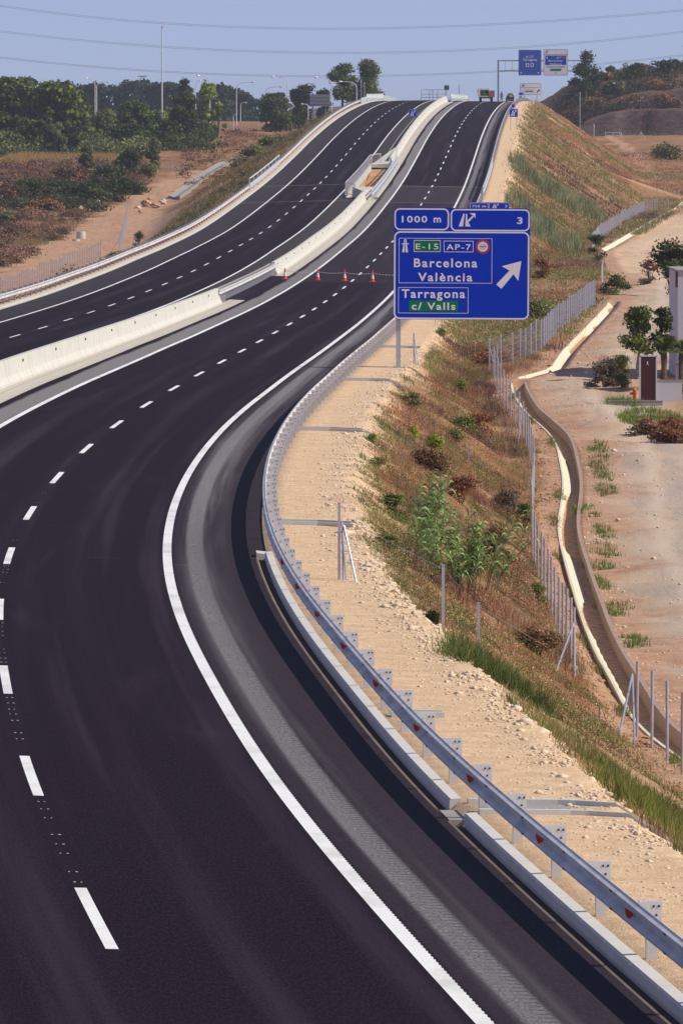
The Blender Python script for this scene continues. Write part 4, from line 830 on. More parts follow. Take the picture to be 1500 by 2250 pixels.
# ---------------------------------------------------------------- fences
FPOST = plain('fence_steel', (.50, .50, .56), .4, .5); WIRE = plain('fence_wire', (.38, .38, .43), .5, .4)
PM = MB(); PM.tube((0, 0, -.3), (0, 0, 1.6), .032, n=8); PM.tube((0, 0, 1.6), (0, 0, 1.63), .038, n=8); FP = PM.build('post', FPOST); COL.objects.unlink(FP)
def fence(label, pts, step=3.4, hgt=1.6, wires=True, nv=.16, braces=(), jitter=.0, skipwire=False):
    P0 = gpt(*pts[0]); r_ = empty('wire_fence', P0, 0, label, 'fence', None)
    L = [0]
    for a, b_ in zip(pts[:-1], pts[1:]): L.append(L[-1] + math.dist(a, b_))
    at = lambda l: gpt(float(np.interp(l, L, [p[0] for p in pts])), float(np.interp(l, L, [p[1] for p in pts])))
    for l in np.arange(0, L[-1] + .01, step):
        p = FP.copy(); link(p, r_); p.location = at(l) - P0; p.scale = (1, 1, hgt / 1.6); p.rotation_euler = (random.uniform(-.012, .012), random.uniform(-.012, .012), 0)
    if wires:
        m = MB(); ls = np.arange(0, L[-1], 1.5 if L[-1] > 60 else .75)
        tops = [at(l) for l in ls]
        for h in (.05, .2, .38, .58, .8, 1.05, 1.3, 1.55): m.path([p + Vector((0, 0, h * hgt / 1.6)) for p in tops], .0038, n=3)
        for l in np.arange(0, L[-1], nv): p = at(l) if nv > .3 else Vector([np.interp(l, ls, [q[k] for q in tops]) for k in range(3)]); m.tube(p + Vector((0, 0, .05)), p + Vector((0, 0, hgt * .97)), .003, n=3, cap=False)
        adopt(r_, m.build('wire_mesh', WIRE))
    for l, dx, dy in braces:
        p = at(l); m = MB(); q = gpt(p.x + dx, p.y + dy, -.1); m.tube(p + Vector((0, 0, hgt * .8)), q, .024, n=6); adopt(r_, m.build('brace', FPOST))
    return r_
fence('nearest run of bare steel fence posts beside the drainage channel', [(7.4, 104), (7.1, 112), (6.75, 122), (6.6, 130), (6.35, 139)], 4.2, 1.6, False, braces=((35.2, -.55, -5.2), (35.2, -.10, -3.4)))
fence('long wire fence of closely lined posts between the dry slope and drainage channel', [(5.6, 153), (5.75, 170), (5.9, 197), (6.6, 222), (7.35, 243), (7.55, 262), (7.2, 280), (7.0, 296), (7.4, 302)], 3.7, 1.6, True, 1.1, braces=((0.2, -.75, -6.5), (.2, -.10, -3.0), (112, -.25, -3)))
fence('wire fence turning away along the pale channel behind the big sign', [(7.1, 306.7), (8.6, 314), (10.4, 330), (11.6, 349), (14.6, 389), (16.6, 417)], 3.2, 1.65, True, .16, braces=((0, .3, -3), (12, 0, 5)))
fence('short stub of wire fence by the shrubs beyond the channel bend', [(18.6, 457), (19.2, 470), (19.6, 480)], 3, 1.7, True, .12)
fence('far wire fence at the foot of the embankment beside the sandy area', [(24.0, 612), (26.6, 660), (31.5, 735), (36.0, 800), (41.5, 876), (44.5, 900), (47, 905)], 4.5, 1.65, True, .12)
fence('wire fence in the field behind the far guardrail at lower left', [(-27.5, 508), (-27.2, 560), (-26.5, 615), (-25.0, 665)], 3.4, 1.7, True, .5, braces=((2, .5, -4), (110, .5, -4)))
fence('short wire fence panel slanting across the dirt track at left', [(-24.3, 700), (-25.2, 735), (-29.0, 870)], 5.0, 1.7, True, .25, braces=((170, 1.3, -2), (0, -.9, 2)))
fence('low wire fence among the bushes where the left track climbs', [(-32, 1005), (-27, 1000), (-24.5, 995)], 1.4, 1.6, True, .3, braces=((8, 1.0, -3),))
fence('wire fence along the top of the left slope before the street lamps', [(-26.5, 1320), (-19, 1300), (-12, 1290), (-3.5, 1275)], 1.8, 1.7, True, .4)
# lone posts on the verge
def lone(label, x, y_, hgt, extra=()):
    r_ = empty('steel_post', gpt(x, y_), 0, label, 'post', None)
    m = MB(); m.box(-.028, .028, -.028, .028, -.4, hgt); m.box(-.034, .034, -.034, .034, hgt, hgt + .02); m.build('shaft', FPOST, r_)
    for (x0, y0, z0, x1, y1, z1, rr) in extra: m = MB(); m.tube((x0, y0, z0), (x1, y1, z1), rr, n=8); m.build('brace', FPOST, r_)
def gp2(px, py):   # helper only used with literal survey values
    pass
lone('single grey post on the slope right of the tall reed clump', 1.98, 124.0, 1.32); lone('shorter grey post right of the lone post above the green grass', 2.70, 125.5, 1.05)
lone('trio of leaning steel posts braced together on the sandy verge', -.05, 135.3, 1.62, ((.09, -.1, -.3, .07, 0, 1.2, .022), (.16, -.15, -.1, .05, 0, 1.25, .02), (.42, -1.0, -.25, .1, 0, 1.15, .022)))
lone('small braced steel posts on the verge right of the sign post', 3.18, 281, 1.35, ((.12, 0, -.3, .0, 0, 1.0, .025), (.22, -1.2, -.1, .05, 0, 1.1, .022)))
lone('short steel stake standing in the dry grass below the sign', 4.6, 231, .9); lone('slim stake in the slope to the right of the sign top', 14.2, 440, 1.1)
m = MB(); a = gpt(1.98, 124, 1.25); b_ = gpt(2.7, 125.5, 1.0); c = gpt(4.2, 130, .95); m.path([gpt(.4, 134, 1.2), a], .004, n=3); m.path([a, b_], .005, n=3); m.path([b_, c], .005, n=3); tag(m.build('fence_wire', WIRE), 'loose wire running between the lone posts over the slope', 'wire')
# ---------------------------------------------------------------- vegetation
def foliage(name, trans=.25):
    g = G(name); a = g.new('ShaderNodeVertexColor', layer_name='tint'); p = g.p; p.inputs['Roughness'].default_value = .75; p.inputs['Specular IOR Level'].default_value = .15
    g.L(a.outputs[0], p.inputs['Base Color']); t = g.new('ShaderNodeBsdfTranslucent'); g.L(a.outputs[0], t.inputs[0]); m = g.new('ShaderNodeMixShader'); m.inputs[0].default_value = trans
    out = g.n['Material Output']; g.L(p.outputs[0], m.inputs[1]); g.L(t.outputs[0], m.inputs[2]); g.L(m.outputs[0], out.inputs[0]); return g.m
LEAF = foliage('leaf_foliage'); GRASSM = foliage('grass_blades', .35)
BARK = plain('bark', (.115, .080, .060), .9, 0, .4, 6); BARKP = plain('pale_bark', (.30, .26, .22), .9, 0, .3, 6)
def leaf_cloud(lobes, n, size, col, var=.35, seed=0, flat=.0, gap=.3, wisp=.12):
    """lobes (k,6) centre+radii -> quads scattered near the lobe shells; local coordinates"""
    rg = np.random.default_rng(seed); lobes = np.array(lobes, float); k = len(lobes)
    wgt = lobes[:, 3] * lobes[:, 4] + lobes[:, 3] * lobes[:, 5]; li = rg.choice(k, n, p=wgt / wgt.sum())
    d = rg.normal(size=(n, 3)); d /= np.linalg.norm(d, axis=1)[:, None]; r = rg.random(n) ** .42 * (1 + wisp * rg.normal(size=n))
    c = lobes[li, :3] + d * r[:, None] * lobes[li, 3:6]
    # carve small gaps
    gsz = np.maximum(lobes[:, 3].mean() * .55, size * 2); gn = vnoise(c[:, 0] + 3.1 * c[:, 2], c[:, 1] * .7 + c[:, 2] * 1.3, 1 / gsz, seed + 1)
    keep = gn > gap; c = c[keep]; li = li[keep]; d = d[keep]; n = len(c)
    nrm = d * .8 + rg.normal(size=(n, 3)) * .8; nrm[:, 2] += .25; nrm /= np.linalg.norm(nrm, axis=1)[:, None]
    a = np.cross(nrm, rg.normal(size=(n, 3))); a /= np.linalg.norm(a, axis=1)[:, None]; b = np.cross(nrm, a)
    s = size * (.55 + .9 * rg.random(n))[:, None]; a *= s; b *= s * (.45 + .4 * rg.random(n)[:, None])
    V = np.stack([c - a, c - b * .9, c + a, c + b], 1).reshape(-1, 3); F = np.arange(n * 4).reshape(n, 4)
    lt = (1 + var * (rg.random(n) - .5) * 1.3) * (1 + var * 1.1 * (rg.random(k)[li] - .5)); hue = rg.random(n)[:, None]
    C = np.array(col)[None] * lt[:, None] * (1 + (hue - .5) * np.array([[.35, .05, -.1]])); C = np.repeat(np.concatenate([C, np.ones((n, 1))], 1), 4, 0)
    return V, F, np.clip(C, 0, 1)
GRN = {'pine': (.120, .150, .028), 'dark': (.068, .086, .024), 'olive': (.20, .205, .070), 'bright': (.225, .310, .045), 'mid': (.140, .180, .040), 'grey': (.175, .190, .085), 'brown': (.250, .145, .080), 'blue': (.080, .100, .036), 'purple': (.24, .18, .14), 'rust': (.32, .160, .075), 'fennel': (.28, .36, .04)}
def lobes_for(w_, h0, h1, n, seed, shape='round'):
    rg = np.random.default_rng(seed); L = []
    for i in range(n):
        u = (i + .5) / n if shape != 'column' else rg.random()
        z = h0 + (h1 - h0) * (.12 + .80 * rg.random()); f = (z - h0) / (h1 - h0)
        env = {'round': math.sin(math.pi * min(.96, .16 + .78 * f)) ** .6, 'umbrella': .55 + .5 * math.sin(math.pi * (.25 + .6 * f)), 'cone': 1.05 - .85 * f, 'column': .9 - .35 * abs(f - .4), 'bush': (1.0 - .55 * f)}[shape]
        ang = rg.random() * 6.283; rad = (w_ / 2) * env * (rg.random() ** .5) * .72
        r = (w_ / 2) * (.26 + .22 * rg.random()) * (1 if shape != 'column' else .8); rz = r * (.62 + .3 * rg.random()); rz = min(rz, (h1 - h0) * .42)
        z = min(max(z, h0 + rz * .6), h1 - rz * .9)
        L.append((math.cos(ang) * rad, math.sin(ang) * rad * .8, z, r, r * .9, rz))
    L.append((0, 0, h1 - (h1 - h0) * .22, w_ * .17, w_ * .17, (h1 - h0) * .21))
    return L
_seed = [100]
def tree(label, px, top, wpx, d, kind='pine', shape='umbrella', base_f=.25, n=2600, leaf=None, lobes=12, name=None, group=None, zoff=0.0, bark=None, gap=.3, cat='tree', lean=0.0, raw=False):
    _seed[0] += 1; sd_ = _seed[0]
    x = (px - 750) * d / 14010.2; gz = float(terrain(x, d, False)) + zoff; H_ = 10 + (300 - top) * d / 14010.2 - gz; W_ = wpx * d / 14010.2
    r_ = empty(name or {'pine': 'pine_tree'}.get(kind, 'broadleaf_tree'), (x, d, gz), 0, label, cat, group)
    if d > 900 and not raw: base_f = 0.0 if base_f < .27 else .06; lobes = int(lobes * 2.2); n = int(n * 2.6); gap = min(gap, .2); shape = 'round' if shape == 'umbrella' else shape; leaf = leaf or max(.20, W_ * .034)
    L = lobes_for(W_, H_ * base_f - (.03 * H_), H_, lobes, sd_, shape)
    V, F, C = leaf_cloud(L, n, leaf or max(.16, W_ * .045), GRN[kind], .75, sd_, gap=gap)
    npmesh('crown', V, F, LEAF, r_, col=C)
    rg = np.random.default_rng(sd_); m = MB(); tr = max(.07, H_ * .022); mid = (lean * H_ * .3, 0, H_ * max(base_f, .25)); 
    m.path([(0, 0, -.3), (rg.normal() * .1, 0, H_ * base_f * .5), mid, (lean * H_ * .5, 0, H_ * .72)], [tr * 1.3, tr, tr * .8, tr * .25], 8)
    for q in L[:7]: m.path([mid, (q[0] * .5 + mid[0] * .5, q[1] * .5, (mid[2] + q[2]) * .5 + .05 * H_), (q[0], q[1], q[2])], [tr * .5, tr * .32, tr * .08], 5)
    m.build('trunk', bark or BARK, r_); return r_
def bush(label, px, py_base, wpx, hpx, kind='mid', d=None, n=900, leaf=None, name='bush', lobes=7, shape='bush', xy_=None, gap=.32, group=None, cat='bush'):
    _seed[0] += 1; sd_ = _seed[0]
    x = (px - 750) * d / 14010.2; W_ = wpx * d / 14010.2 * 1.15; H_ = hpx * d / 14010.2 * 1.12; gz = float(terrain(x, d, False)); n = int(n * 2.2); gap = min(gap, .30) if gap < .4 else gap; leaf = leaf or max(.022, W_ * .028); lobes = int(lobes * 1.6)
    r_ = empty(name, (x, d, gz), 0, label, cat, group); L = lobes_for(W_, -.05 * H_, H_, lobes, sd_, shape)
    L = [(a * 1.15, b * 1.1, c * .8, r1 * 1.1, r2, r3 * .85) for a, b, c, r1, r2, r3 in L]; V, F, C = leaf_cloud(L, n, leaf or max(.035, W_ * .045), GRN[kind], .9, sd_, gap=gap, wisp=.26); npmesh('foliage', V, F, LEAF, r_, col=C)
    rg = np.random.default_rng(sd_); m = MB()
    for q in L: m.path([(q[0] * .1, q[1] * .1, -.1), (q[0] * .5, q[1] * .5, q[2] * .55), (q[0], q[1], q[2])], [W_ * .012, W_ * .009, W_ * .004], 5)
    m.build('stems', BARK, r_); return r_
T_ = tree
# left woodland, nearest row to farthest
T_('broad dark pine at the left edge of the photo, its crown cut by the frame', 30, 170, 125, 1160, 'pine', n=5200, lobes=18, base_f=.3)
T_('large spreading dark pine second from the left, right of the edge pine', 128, 180, 160, 1150, 'pine', n=6500, lobes=22, base_f=.3)
T_('rounded dark pine behind and left of the twin street lamps', 178, 205, 60, 1190, 'dark', n=2200, lobes=9)
T_('pale olive round tree at the foot of the twin street lamps', 236, 238, 86, 1185, 'olive', 'round', .12, 3600, lobes=14)
T_('yellow-green topped pine left of the tall mast foot', 300, 222, 95, 1165, 'mid', n=3600, lobes=14, base_f=.2)
T_('bright green pine crown directly below the tall mast', 352, 243, 62, 1160, 'bright', 'round', .15, 1700, lobes=8)
T_('dark rounded evergreen between the olive tree and the roadside thicket', 284, 273, 92, 1128, 'dark', 'round', .05, 3200, lobes=12)
T_('tall dark cypress-like tree right of the mast', 412, 205, 88, 1150, 'dark', 'round', .05, 4600, lobes=16, gap=.25)
T_('broad shadowy tree at the right end of the left wood, above the slope', 432, 262, 84, 1145, 'blue', 'round', .02, 3600, lobes=13, gap=.25)
T_('dark bushy tree between the mast and the dark cypress-like tree', 370, 262, 62, 1145, 'dark', 'round', .02, 2400, lobes=10, gap=.25)
T_('bright green leafy poplar behind the lamp with left-pointing arm', 452, 176, 70, 1220, 'bright', 'column', .1, 3800, lobes=16)
T_('lower bright green tree right of the leafy poplar', 480, 222, 46, 1210, 'bright', 'column', .05, 1500, lobes=8)
T_('bluish pine poking up left of the bright poplar', 405, 172, 42, 1350, 'blue', n=1300, lobes=7, base_f=.3)
T_('slender young poplar in front of the large dark pine', 109, 233, 34, 1102, 'olive', 'column', .1, 900, lobes=7)
T_('grey-green young tree at the left edge above the dry field', 22, 286, 66, 1092, 'grey', 'round', .05, 2200, lobes=10)
T_('brownish olive tree between the edge tree and the slender poplar', 60, 258, 60, 1098, 'olive', 'round', .05, 2000, lobes=9)
T_('dark tree rising behind the dry yellow grass strip at left', 86, 262, 62, 1096, 'dark', 'round', .02, 2200, lobes=9)
T_('olive young tree with wispy crown above the yellow grass strip', 126, 268, 56, 1090, 'grey', 'round', .04, 2000, lobes=9)
T_('grey-green tree right of the wispy olive tree', 162, 276, 48, 1088, 'blue', 'round', .04, 1700, lobes=8)
T_('small open-crowned tree standing alone in front of the wood', 194, 312, 50, 985, 'olive', 'column', .25, 1500, lobes=9, bark=BARKP)
T_('thin sapling at the left edge of the yellow grass strip', 72, 352, 34, 1040, 'grey', 'column', .05, 800, lobes=6)
T_('round dark shrub-like tree at the end of the dirt track', 285, 328, 66, 990, 'dark', 'round', .02, 2400, lobes=10)
T_('grey-leaved tree beside the dirt track, right of the round dark one', 338, 300, 50, 995, 'grey', 'cone', .03, 2200, lobes=10)
T_('low pine right of the bright trees and left of the forked lamp', 596, 204, 84, 1290, 'dark', 'round', .1, 2600, lobes=12)
T_('dark pine behind the grey signboard', 662, 184, 80, 1330, 'dark', 'round', .1, 2600, lobes=12)
T_('small dark pine between two street lamps left of the signboard', 628, 212, 56, 1310, 'pine', 'round', .1, 1500, lobes=9)
T_('low dark pine immediately right of the signboard', 712, 190, 44, 1340, 'dark', 'round', .1, 1400, lobes=8)
T_('narrower of the two tall pines on the crest skyline', 752, 140, 78, 1330, 'pine', 'round', .42, 6500, lobes=24, gap=.24, leaf=.22, raw=True)
T_('wider conical pine on the crest skyline above the road', 806, 130, 96, 1320, 'pine', 'cone', .36, 9000, lobes=30, gap=.22, leaf=.22, raw=True)
# far-off woods on the skyline
def far_wood():
    L = []; rg = np.random.default_rng(5)
    for px, top, w_ in ((-10, 172, 40), (30, 171, 40), (60, 168, 34), (190, 184, 50), (222, 181, 50), (262, 184, 46), (290, 176, 50), (322, 174, 60), (345, 180, 50), (378, 179, 50), (398, 190, 40), (488, 184, 46), (510, 193, 50), (532, 200, 40), (548, 208, 36), (150, 190, 40), (440, 200, 60), (570, 218, 36), (612, 203, 26)):
        d = 1750 + rg.random() * 200; x = (px - 750) * d / 14010.2; zt = 10 + (300 - top) * d / 14010.2; r = w_ * d / 14010.2 / 2
        for j in range(5):
            rr = r * (.5 + .3 * rg.random()); L.append((x + rg.normal() * r * .5, d + rg.normal() * 4, zt - rr * .7 - rg.random() * r * .5, rr, rr, rr * .7))
        L.append((x, d, zt - 7, r * 1.2, r, 5.5))
    V, F, C = leaf_cloud(L, 30000, .55, (.040, .058, .030), .6, 77, gap=.18)
    # wooded ground below
    tag(npmesh('distant_wood', V, F, LEAF, col=C), 'bluish far-off pine wood along the left skyline', 'wood', kind='stuff')
far_wood()
# ---- grasses
def blades(P_, L_, W_, C_, lean=.45, seed=0, bend=.5):
    """one bent blade per row of P_; returns V,F,C"""
    rg = np.random.default_rng(seed); n = len(P_); a = rg.random(n) * 6.283; dx = np.cos(a); dy = np.sin(a); ln = np.minimum(lean * rg.random(n), .97)
    tip = P_ + np.stack([dx * ln * L_, dy * ln * L_, L_ * np.sqrt(np.clip(1 - ln ** 2, .1, 1))], 1); mid = P_ * .5 + tip * .5; mid[:, 2] += bend * ln * L_ * .35; mid[:, :2] -= np.stack([dx, dy], 1) * (ln * L_ * .12)[:, None]
    b_ = rg.random(n) * 6.283; wx = np.stack([np.cos(b_), np.sin(b_) * .6, np.zeros(n)], 1) * (W_ / 2)[:, None]
    V = np.stack([P_ - wx, P_ + wx, mid + wx * .8, mid - wx * .8, tip], 1).reshape(-1, 3); i = np.arange(n)[:, None] * 5
    F = np.concatenate([i + np.array([[0, 1, 2]]), i + np.array([[0, 2, 3]]), i + np.array([[3, 2, 4]])], 0); C = np.repeat(C_, 5, 0); return V, F, C
def field(name, label, cat, pts, hgt, wd, nb, spread, colf, seed, lean=.5):
    rg = np.random.default_rng(seed); n = len(pts); h = hgt * (.5 + .9 * rg.random(n)); Pn = np.repeat(pts, nb, 0); m = len(Pn)
    Pn[:, :2] += rg.normal(size=(m, 2)) * np.repeat(np.full(n, spread), nb)[:, None]; 
    Pn[:, 2] = terrain(Pn[:, 0], Pn[:, 1], False) - .03
    C = np.repeat(colf(pts, rg), nb, 0) * (.7 + .6 * rg.random(m))[:, None]; C = np.concatenate([C, np.ones((m, 1))], 1)
    V, F, C = blades(Pn, np.repeat(h, nb) * (.6 + .6 * rg.random(m)), wd * (.7 + .6 * rg.random(m)), C.clip(0, 1), lean, seed)
    o = npmesh(name, V, F, GRASSM, col=C); return tag(o, label, cat, kind='stuff')
def drycol(p, rg, green=.0):
    n = len(p); far = p[:, 1].min() > 320; q0, q1, f = (p[:, 0] * .28, p[:, 1] * .55, .09) if far else (p[:, 0], p[:, 1] * .45, .6)
    a = vnoise(q0, q1, f * .9, 41); b_ = vnoise(q0, q1, f * 1.3, 42); c = vnoise(q0, q1, f * .8, 43) + (.22 * np.clip(1 - (st(p[:, 0], p[:, 1])[1] - 9) / 4, 0, 1) if far else 0)
    straw = np.array([[.62, .39, .20]]); rust = np.array([[.44, .205, .10]]); brown = np.array([[.155, .090, .065]]); olive = np.array([[.21, .23, .06]]); tan = np.array([[.60, .45, .29]])
    w1 = sstep(.42, .62, a)[:, None]; C = straw * (1 - w1) + rust * w1; w2 = sstep(.44, .62, b_)[:, None]; C = C * (1 - w2) + brown * w2
    w3 = (sstep(.52 - green, .66 - green, c))[:, None] * .9; C = C * (1 - w3) + olive * w3; k = (rg.random(n) < .2)[:, None]; return np.where(k, tan, C)
def scatter(y0, y1, dens, tlo, thi, seed, keep=None):
    rg = np.random.default_rng(seed); ys = []; n = int((y1 - y0) * dens); y_ = y0 + (y1 - y0) * rg.random(n); s, _ = st(np.zeros(n), y_); tv = verge(s); x_, _y = xy(s, tv); xd = ditch_x(y_) - 1.0
    u = rg.random(n); lo = x_ + tlo; hi = np.where((y_ > 60) & (y_ < 960), xd + thi, x_ + 26); x = lo + (hi - lo) * u; ok = hi > lo
    if keep is not None: ok &= keep(x, y_, rg)
    return np.stack([x[ok], y_[ok], np.zeros(ok.sum())], 1)
kp = lambda x, y, rg: (vnoise(x, y, .45, 12) < .70) & (vnoise(x, y * .6, .9, 15) + rg.random(len(x)) * .5 > .42)
field('dry_grass', 'orange and brown dry grass covering the slope between verge and fence', 'dry grass', scatter(84, 330, 62, .35, .3, 1, kp), .22, .012, 14, .13, lambda p, rg: drycol(p, rg), 2, 1.0)
field('dry_grass', 'taller brown weeds and dry stalks over the middle of the slope', 'dry weeds', scatter(150, 335, 16, 1.0, .0, 3, lambda x, y, rg: vnoise(x, y * .5, .30, 16) > .42), .42, .013, 18, .20, lambda p, rg: drycol(p, rg) * np.array([[.80, .74, .82]]), 4, .95)
field('dry_grass', 'dry grass on the long embankment climbing behind the blue sign', 'dry grass', scatter(330, 700, 26, .35, .5, 5), .32, .03, 10, .28, lambda p, rg: drycol(p, rg, .05), 6, .95)
field('dry_grass', 'dry grass and low scrub on the high embankment near the crest', 'dry grass', scatter(700, 1150, 30, .3, 2, 7, lambda x, y, rg: rg.random(len(x)) < .8), .4, .055, 9, .4, lambda p, rg: drycol(p, rg, .09), 8, .95)
def scrub(name, label, pts, r0, r1, nleaf, size, col, seed, flat=.6, lift=.1):
    rg = np.random.default_rng(seed); r = r0 + (r1 - r0) * rg.random(len(pts)) ** 1.5; z = terrain(pts[:, 0], pts[:, 1], False)
    L = np.stack([pts[:, 0], pts[:, 1], z + lift * r, r * 1.25, r * 1.1, r * flat * (.7 + .6 * rg.random(len(pts)))], 1); V, F, C = leaf_cloud(L, nleaf, size, col, 1.0, seed + 1, gap=.12, wisp=.28)
    return tag(npmesh(name, V, F, LEAF, col=C), label, 'scrub', kind='stuff')
def msk(seed, f, lo, hi=2.0): return lambda x, y, rg: (vnoise(x, y * .45, f, seed) > lo) & (vnoise(x, y * .45, f, seed) < hi) & (rg.random(len(x)) < .9)
scrub('brown_scrub', 'dull brown twiggy scrub tangled over the middle of the slope', scatter(150, 330, 5.5, .9, -.3, 301, msk(41, .42, .55)), .16, .42, 70000, .017, (.185, .105, .062), 302, .95, .35)
scrub('rust_scrub', 'rust-orange dried bushes spread over the slope', scatter(120, 330, 5.5, .7, -.2, 303, msk(42, .42, .52)), .16, .46, 60000, .016, (.46, .225, .11), 304, .9, .35)
scrub('olive_scrub', 'olive green low weeds mixed into the dry slope', scatter(105, 330, 6.5, .3, -.2, 305, msk(43, .42, .50)), .15, .46, 56000, .017, (.20, .24, .065), 306, .8, .3)
scrub('brown_scrub', 'mixed dry scrub on the embankment beside and above the blue sign', scatter(330, 1050, 2.6, .6, 0, 307, msk(44, .25, .46)), .3, .8, 72000, .045, (.34, .19, .095), 308, .8, .3)
scrub('olive_scrub', 'greenish scrub patches on the embankment beside and above the blue sign', scatter(330, 1050, 2.0, .3, 0, 309, msk(45, .25, .50)), .3, .9, 52000, .05, (.20, .24, .07), 310, .7, .25)
scrub('straw_scrub', 'pale straw-coloured fluffy grass heads massed over the slope', scatter(105, 330, 5.0, .4, -.1, 311, msk(46, .42, .48)), .18, .46, 70000, .014, (.60, .39, .22), 312, .8, .3)
scrub('olive_scrub', 'green weeds crowding the upper edge of the dry slope', scatter(110, 330, 5.0, .2, -2.6, 313, msk(49, .42, .50)), .14, .40, 46000, .019, (.19, .22, .07), 314, .8, .3)
def pts_box(x0, x1, y0, y1, n, seed): rg = np.random.default_rng(seed); return np.stack([x0 + (x1 - x0) * rg.random(n), y0 + (y1 - y0) * rg.random(n), np.zeros(n)], 1)
def blob(cx, cy, rx, ry, n, seed): rg = np.random.default_rng(seed); a = rg.random(n) * 6.283; r = rg.random(n) ** .5; return np.stack([cx + np.cos(a) * r * rx, cy + np.sin(a) * r * ry, np.zeros(n)], 1)
def grn(c0=(.075, .115, .025), c1=(.13, .17, .04)):
    
    def f(p, rg): u = np.clip(vnoise(p[:, 0], p[:, 1] * .4, 1.3, 47) * 1.2 - .1 + .35 * (rg.random(len(p)) - .5), 0, 1)[:, None]; k = (rg.random(len(p)) < .16)[:, None]; return np.where(k, np.array([[.42, .30, .14]]), np.array([c0]) * (1 - u) + np.array([c1]) * u)
    return f
field('green_grass', 'lush green grass clump below the two lone posts', 'grass', blob(2.85, 115.0, .95, 2.2, 380, 20), .40, .013, 18, .12, grn((.045, .085, .018), (.20, .27, .06)), 21, .95)
field('green_grass', 'big tangle of long green grass at the lower right of the slope', 'grass', np.concatenate([blob(5.0, 94.5, 1.15, 4.6, 620, 22), blob(6.0, 87, 1.3, 6, 600, 24), blob(5.9, 98, .8, 4, 200, 29), blob(4.2, 101, .35, 1.2, 40, 25)]), .40, .015, 17, .11, grn((.05, .085, .018), (.25, .28, .06)), 23, 1.0)
field('green_grass', 'thin green weeds along the gravelly verge edge', 'weeds', scatter(90, 300, 3.0, -.25, -9, 26) if False else np.concatenate([blob(.9, 150 + i * 7, .5, 3.5, 26, 200 + i) + np.array([[.0 + .0 * i, 0, 0]]) for i in range(1)] + [np.stack([xy(np.full(14, s_), verge(np.full(14, s_)) + .1 + .5 * np.random.default_rng(int(s_)).random(14))[0], xy(np.full(14, s_), np.full(14, 8.4))[1] + 2 * np.random.default_rng(int(s_) + 1).random(14), np.zeros(14)], 1) for s_ in (42, 56, 64, 88, 96, 118, 128, 131, 142, 150, 163, 181, 190, 206, 223)]), .20, .014, 14, .10, grn((.08, .11, .03), (.15, .17, .06)), 27, .8)
g_ = []
field('green_grass', 'weeds drooping into the drainage channel from its bank', 'weeds', np.concatenate([blob(float(ditch_x(q)) - .15, q, .16, 2.2, 26, int(q) + 900) for q in (112, 128, 147, 161, 173, 192, 209, 226, 238, 262, 274, 286)]), .22, .016, 10, .08, grn((.09, .12, .03), (.22, .24, .07)), 901, .9)
for yy in (176, 188, 199, 207, 214, 222, 231, 240, 247, 252, 259):
    g_.append(blob(float(ditch_x(yy)) + 1.25 + .35 * math.sin(yy), yy, .28 + .22 * abs(math.sin(yy * 3)), 2.8, 34, int(yy)))
field('green_grass', 'green grass tufts growing along the track side of the channel wall', 'grass', np.concatenate(g_), .20, .018, 12, .10, grn((.09, .18, .03), (.17, .27, .05)), 28, .6)
field('green_grass', 'green grass patch beneath the brown bushes right of the track', 'grass', np.concatenate([blob(13.4, 273, 1.5, 6, 260, 30), blob(15.5, 262, 1.5, 5, 200, 31), blob(12.6, 283, .9, 3, 90, 32)]), .3, .02, 14, .14, grn((.10, .17, .03), (.20, .27, .05)), 33, .6)
# left side: dry field, embankment scrub
def lscat(y0, y1, n, xa, xb, seed, keep=None):
    rg = np.random.default_rng(seed); y_ = y0 + (y1 - y0) * rg.random(n); s, _ = st(np.zeros(n), y_); xe, _y = xy(s, np.full(n, -20.4)); x = xe - (xa + (xb - xa) * rg.random(n) ** 1.2); ok = np.ones(n, bool)
    if keep is not None: ok = keep(x, y_)
    return np.stack([x[ok], y_[ok], np.zeros(ok.sum())], 1)
offtrack = lambda x, y: np.abs(x - np.interp(y, [470, 560, 640, 740, 830, 890, 930, 985, 1010], [-35, -30, -27, -27, -27, -29, -28, -24, -23.5])) * np.interp(y, [500, 700, 850, 930, 1000], [.8, .5, .5, 1.0, 1.7]) > 3.3
field('dry_grass', 'reddish dry grass on the left embankment below the far guardrail', 'dry grass', lscat(640, 1250, 11000, .2, 15, 50, lambda x, y: offtrack(x, y) | (y > 900)), .5, .055, 8, .3, lambda p, rg: drycol(p, rg, .02) * np.array([[.85, .76, .9]]), 51, .7)
field('dry_grass', 'rust-coloured dry grass in the field left of the dirt track', 'dry grass', lscat(560, 960, 9000, 8, 46, 52, lambda x, y: offtrack(x, y) & (x < -28)), .55, .05, 9, .3, lambda p, rg: drycol(p, rg) * np.array([[.85, .78, .9]]), 53, .7)
field('dry_grass', 'pale yellow strip of tall dry grass in front of the left wood', 'dry grass', np.concatenate([pts_box(-56, -42.5, 1052, 1080, 1300, 54), pts_box(-42.5, -36, 1050, 1078, 900, 56)]), .9, .05, 10, .3, lambda p, rg: np.tile(np.array([[.48, .33, .13]]), (len(p), 1)), 55, .5)
def lpts(n, px0, px1, d0, d1, seed, keep=None):
    rg = np.random.default_rng(seed); d = d0 + (d1 - d0) * rg.random(n); x = (px0 + (px1 - px0) * rg.random(n) - 750) * d / 14010.2; p = np.stack([x, d, 0 * x], 1); return p if keep is None else p[keep(p[:, 0], p[:, 1])]
scrub('undergrowth', 'dark green undergrowth between the trunks of the left wood', lpts(330, -30, 440, 1105, 1300, 320), 1.6, 3.4, 60000, .30, (.085, .110, .036), 321, .8, .45)
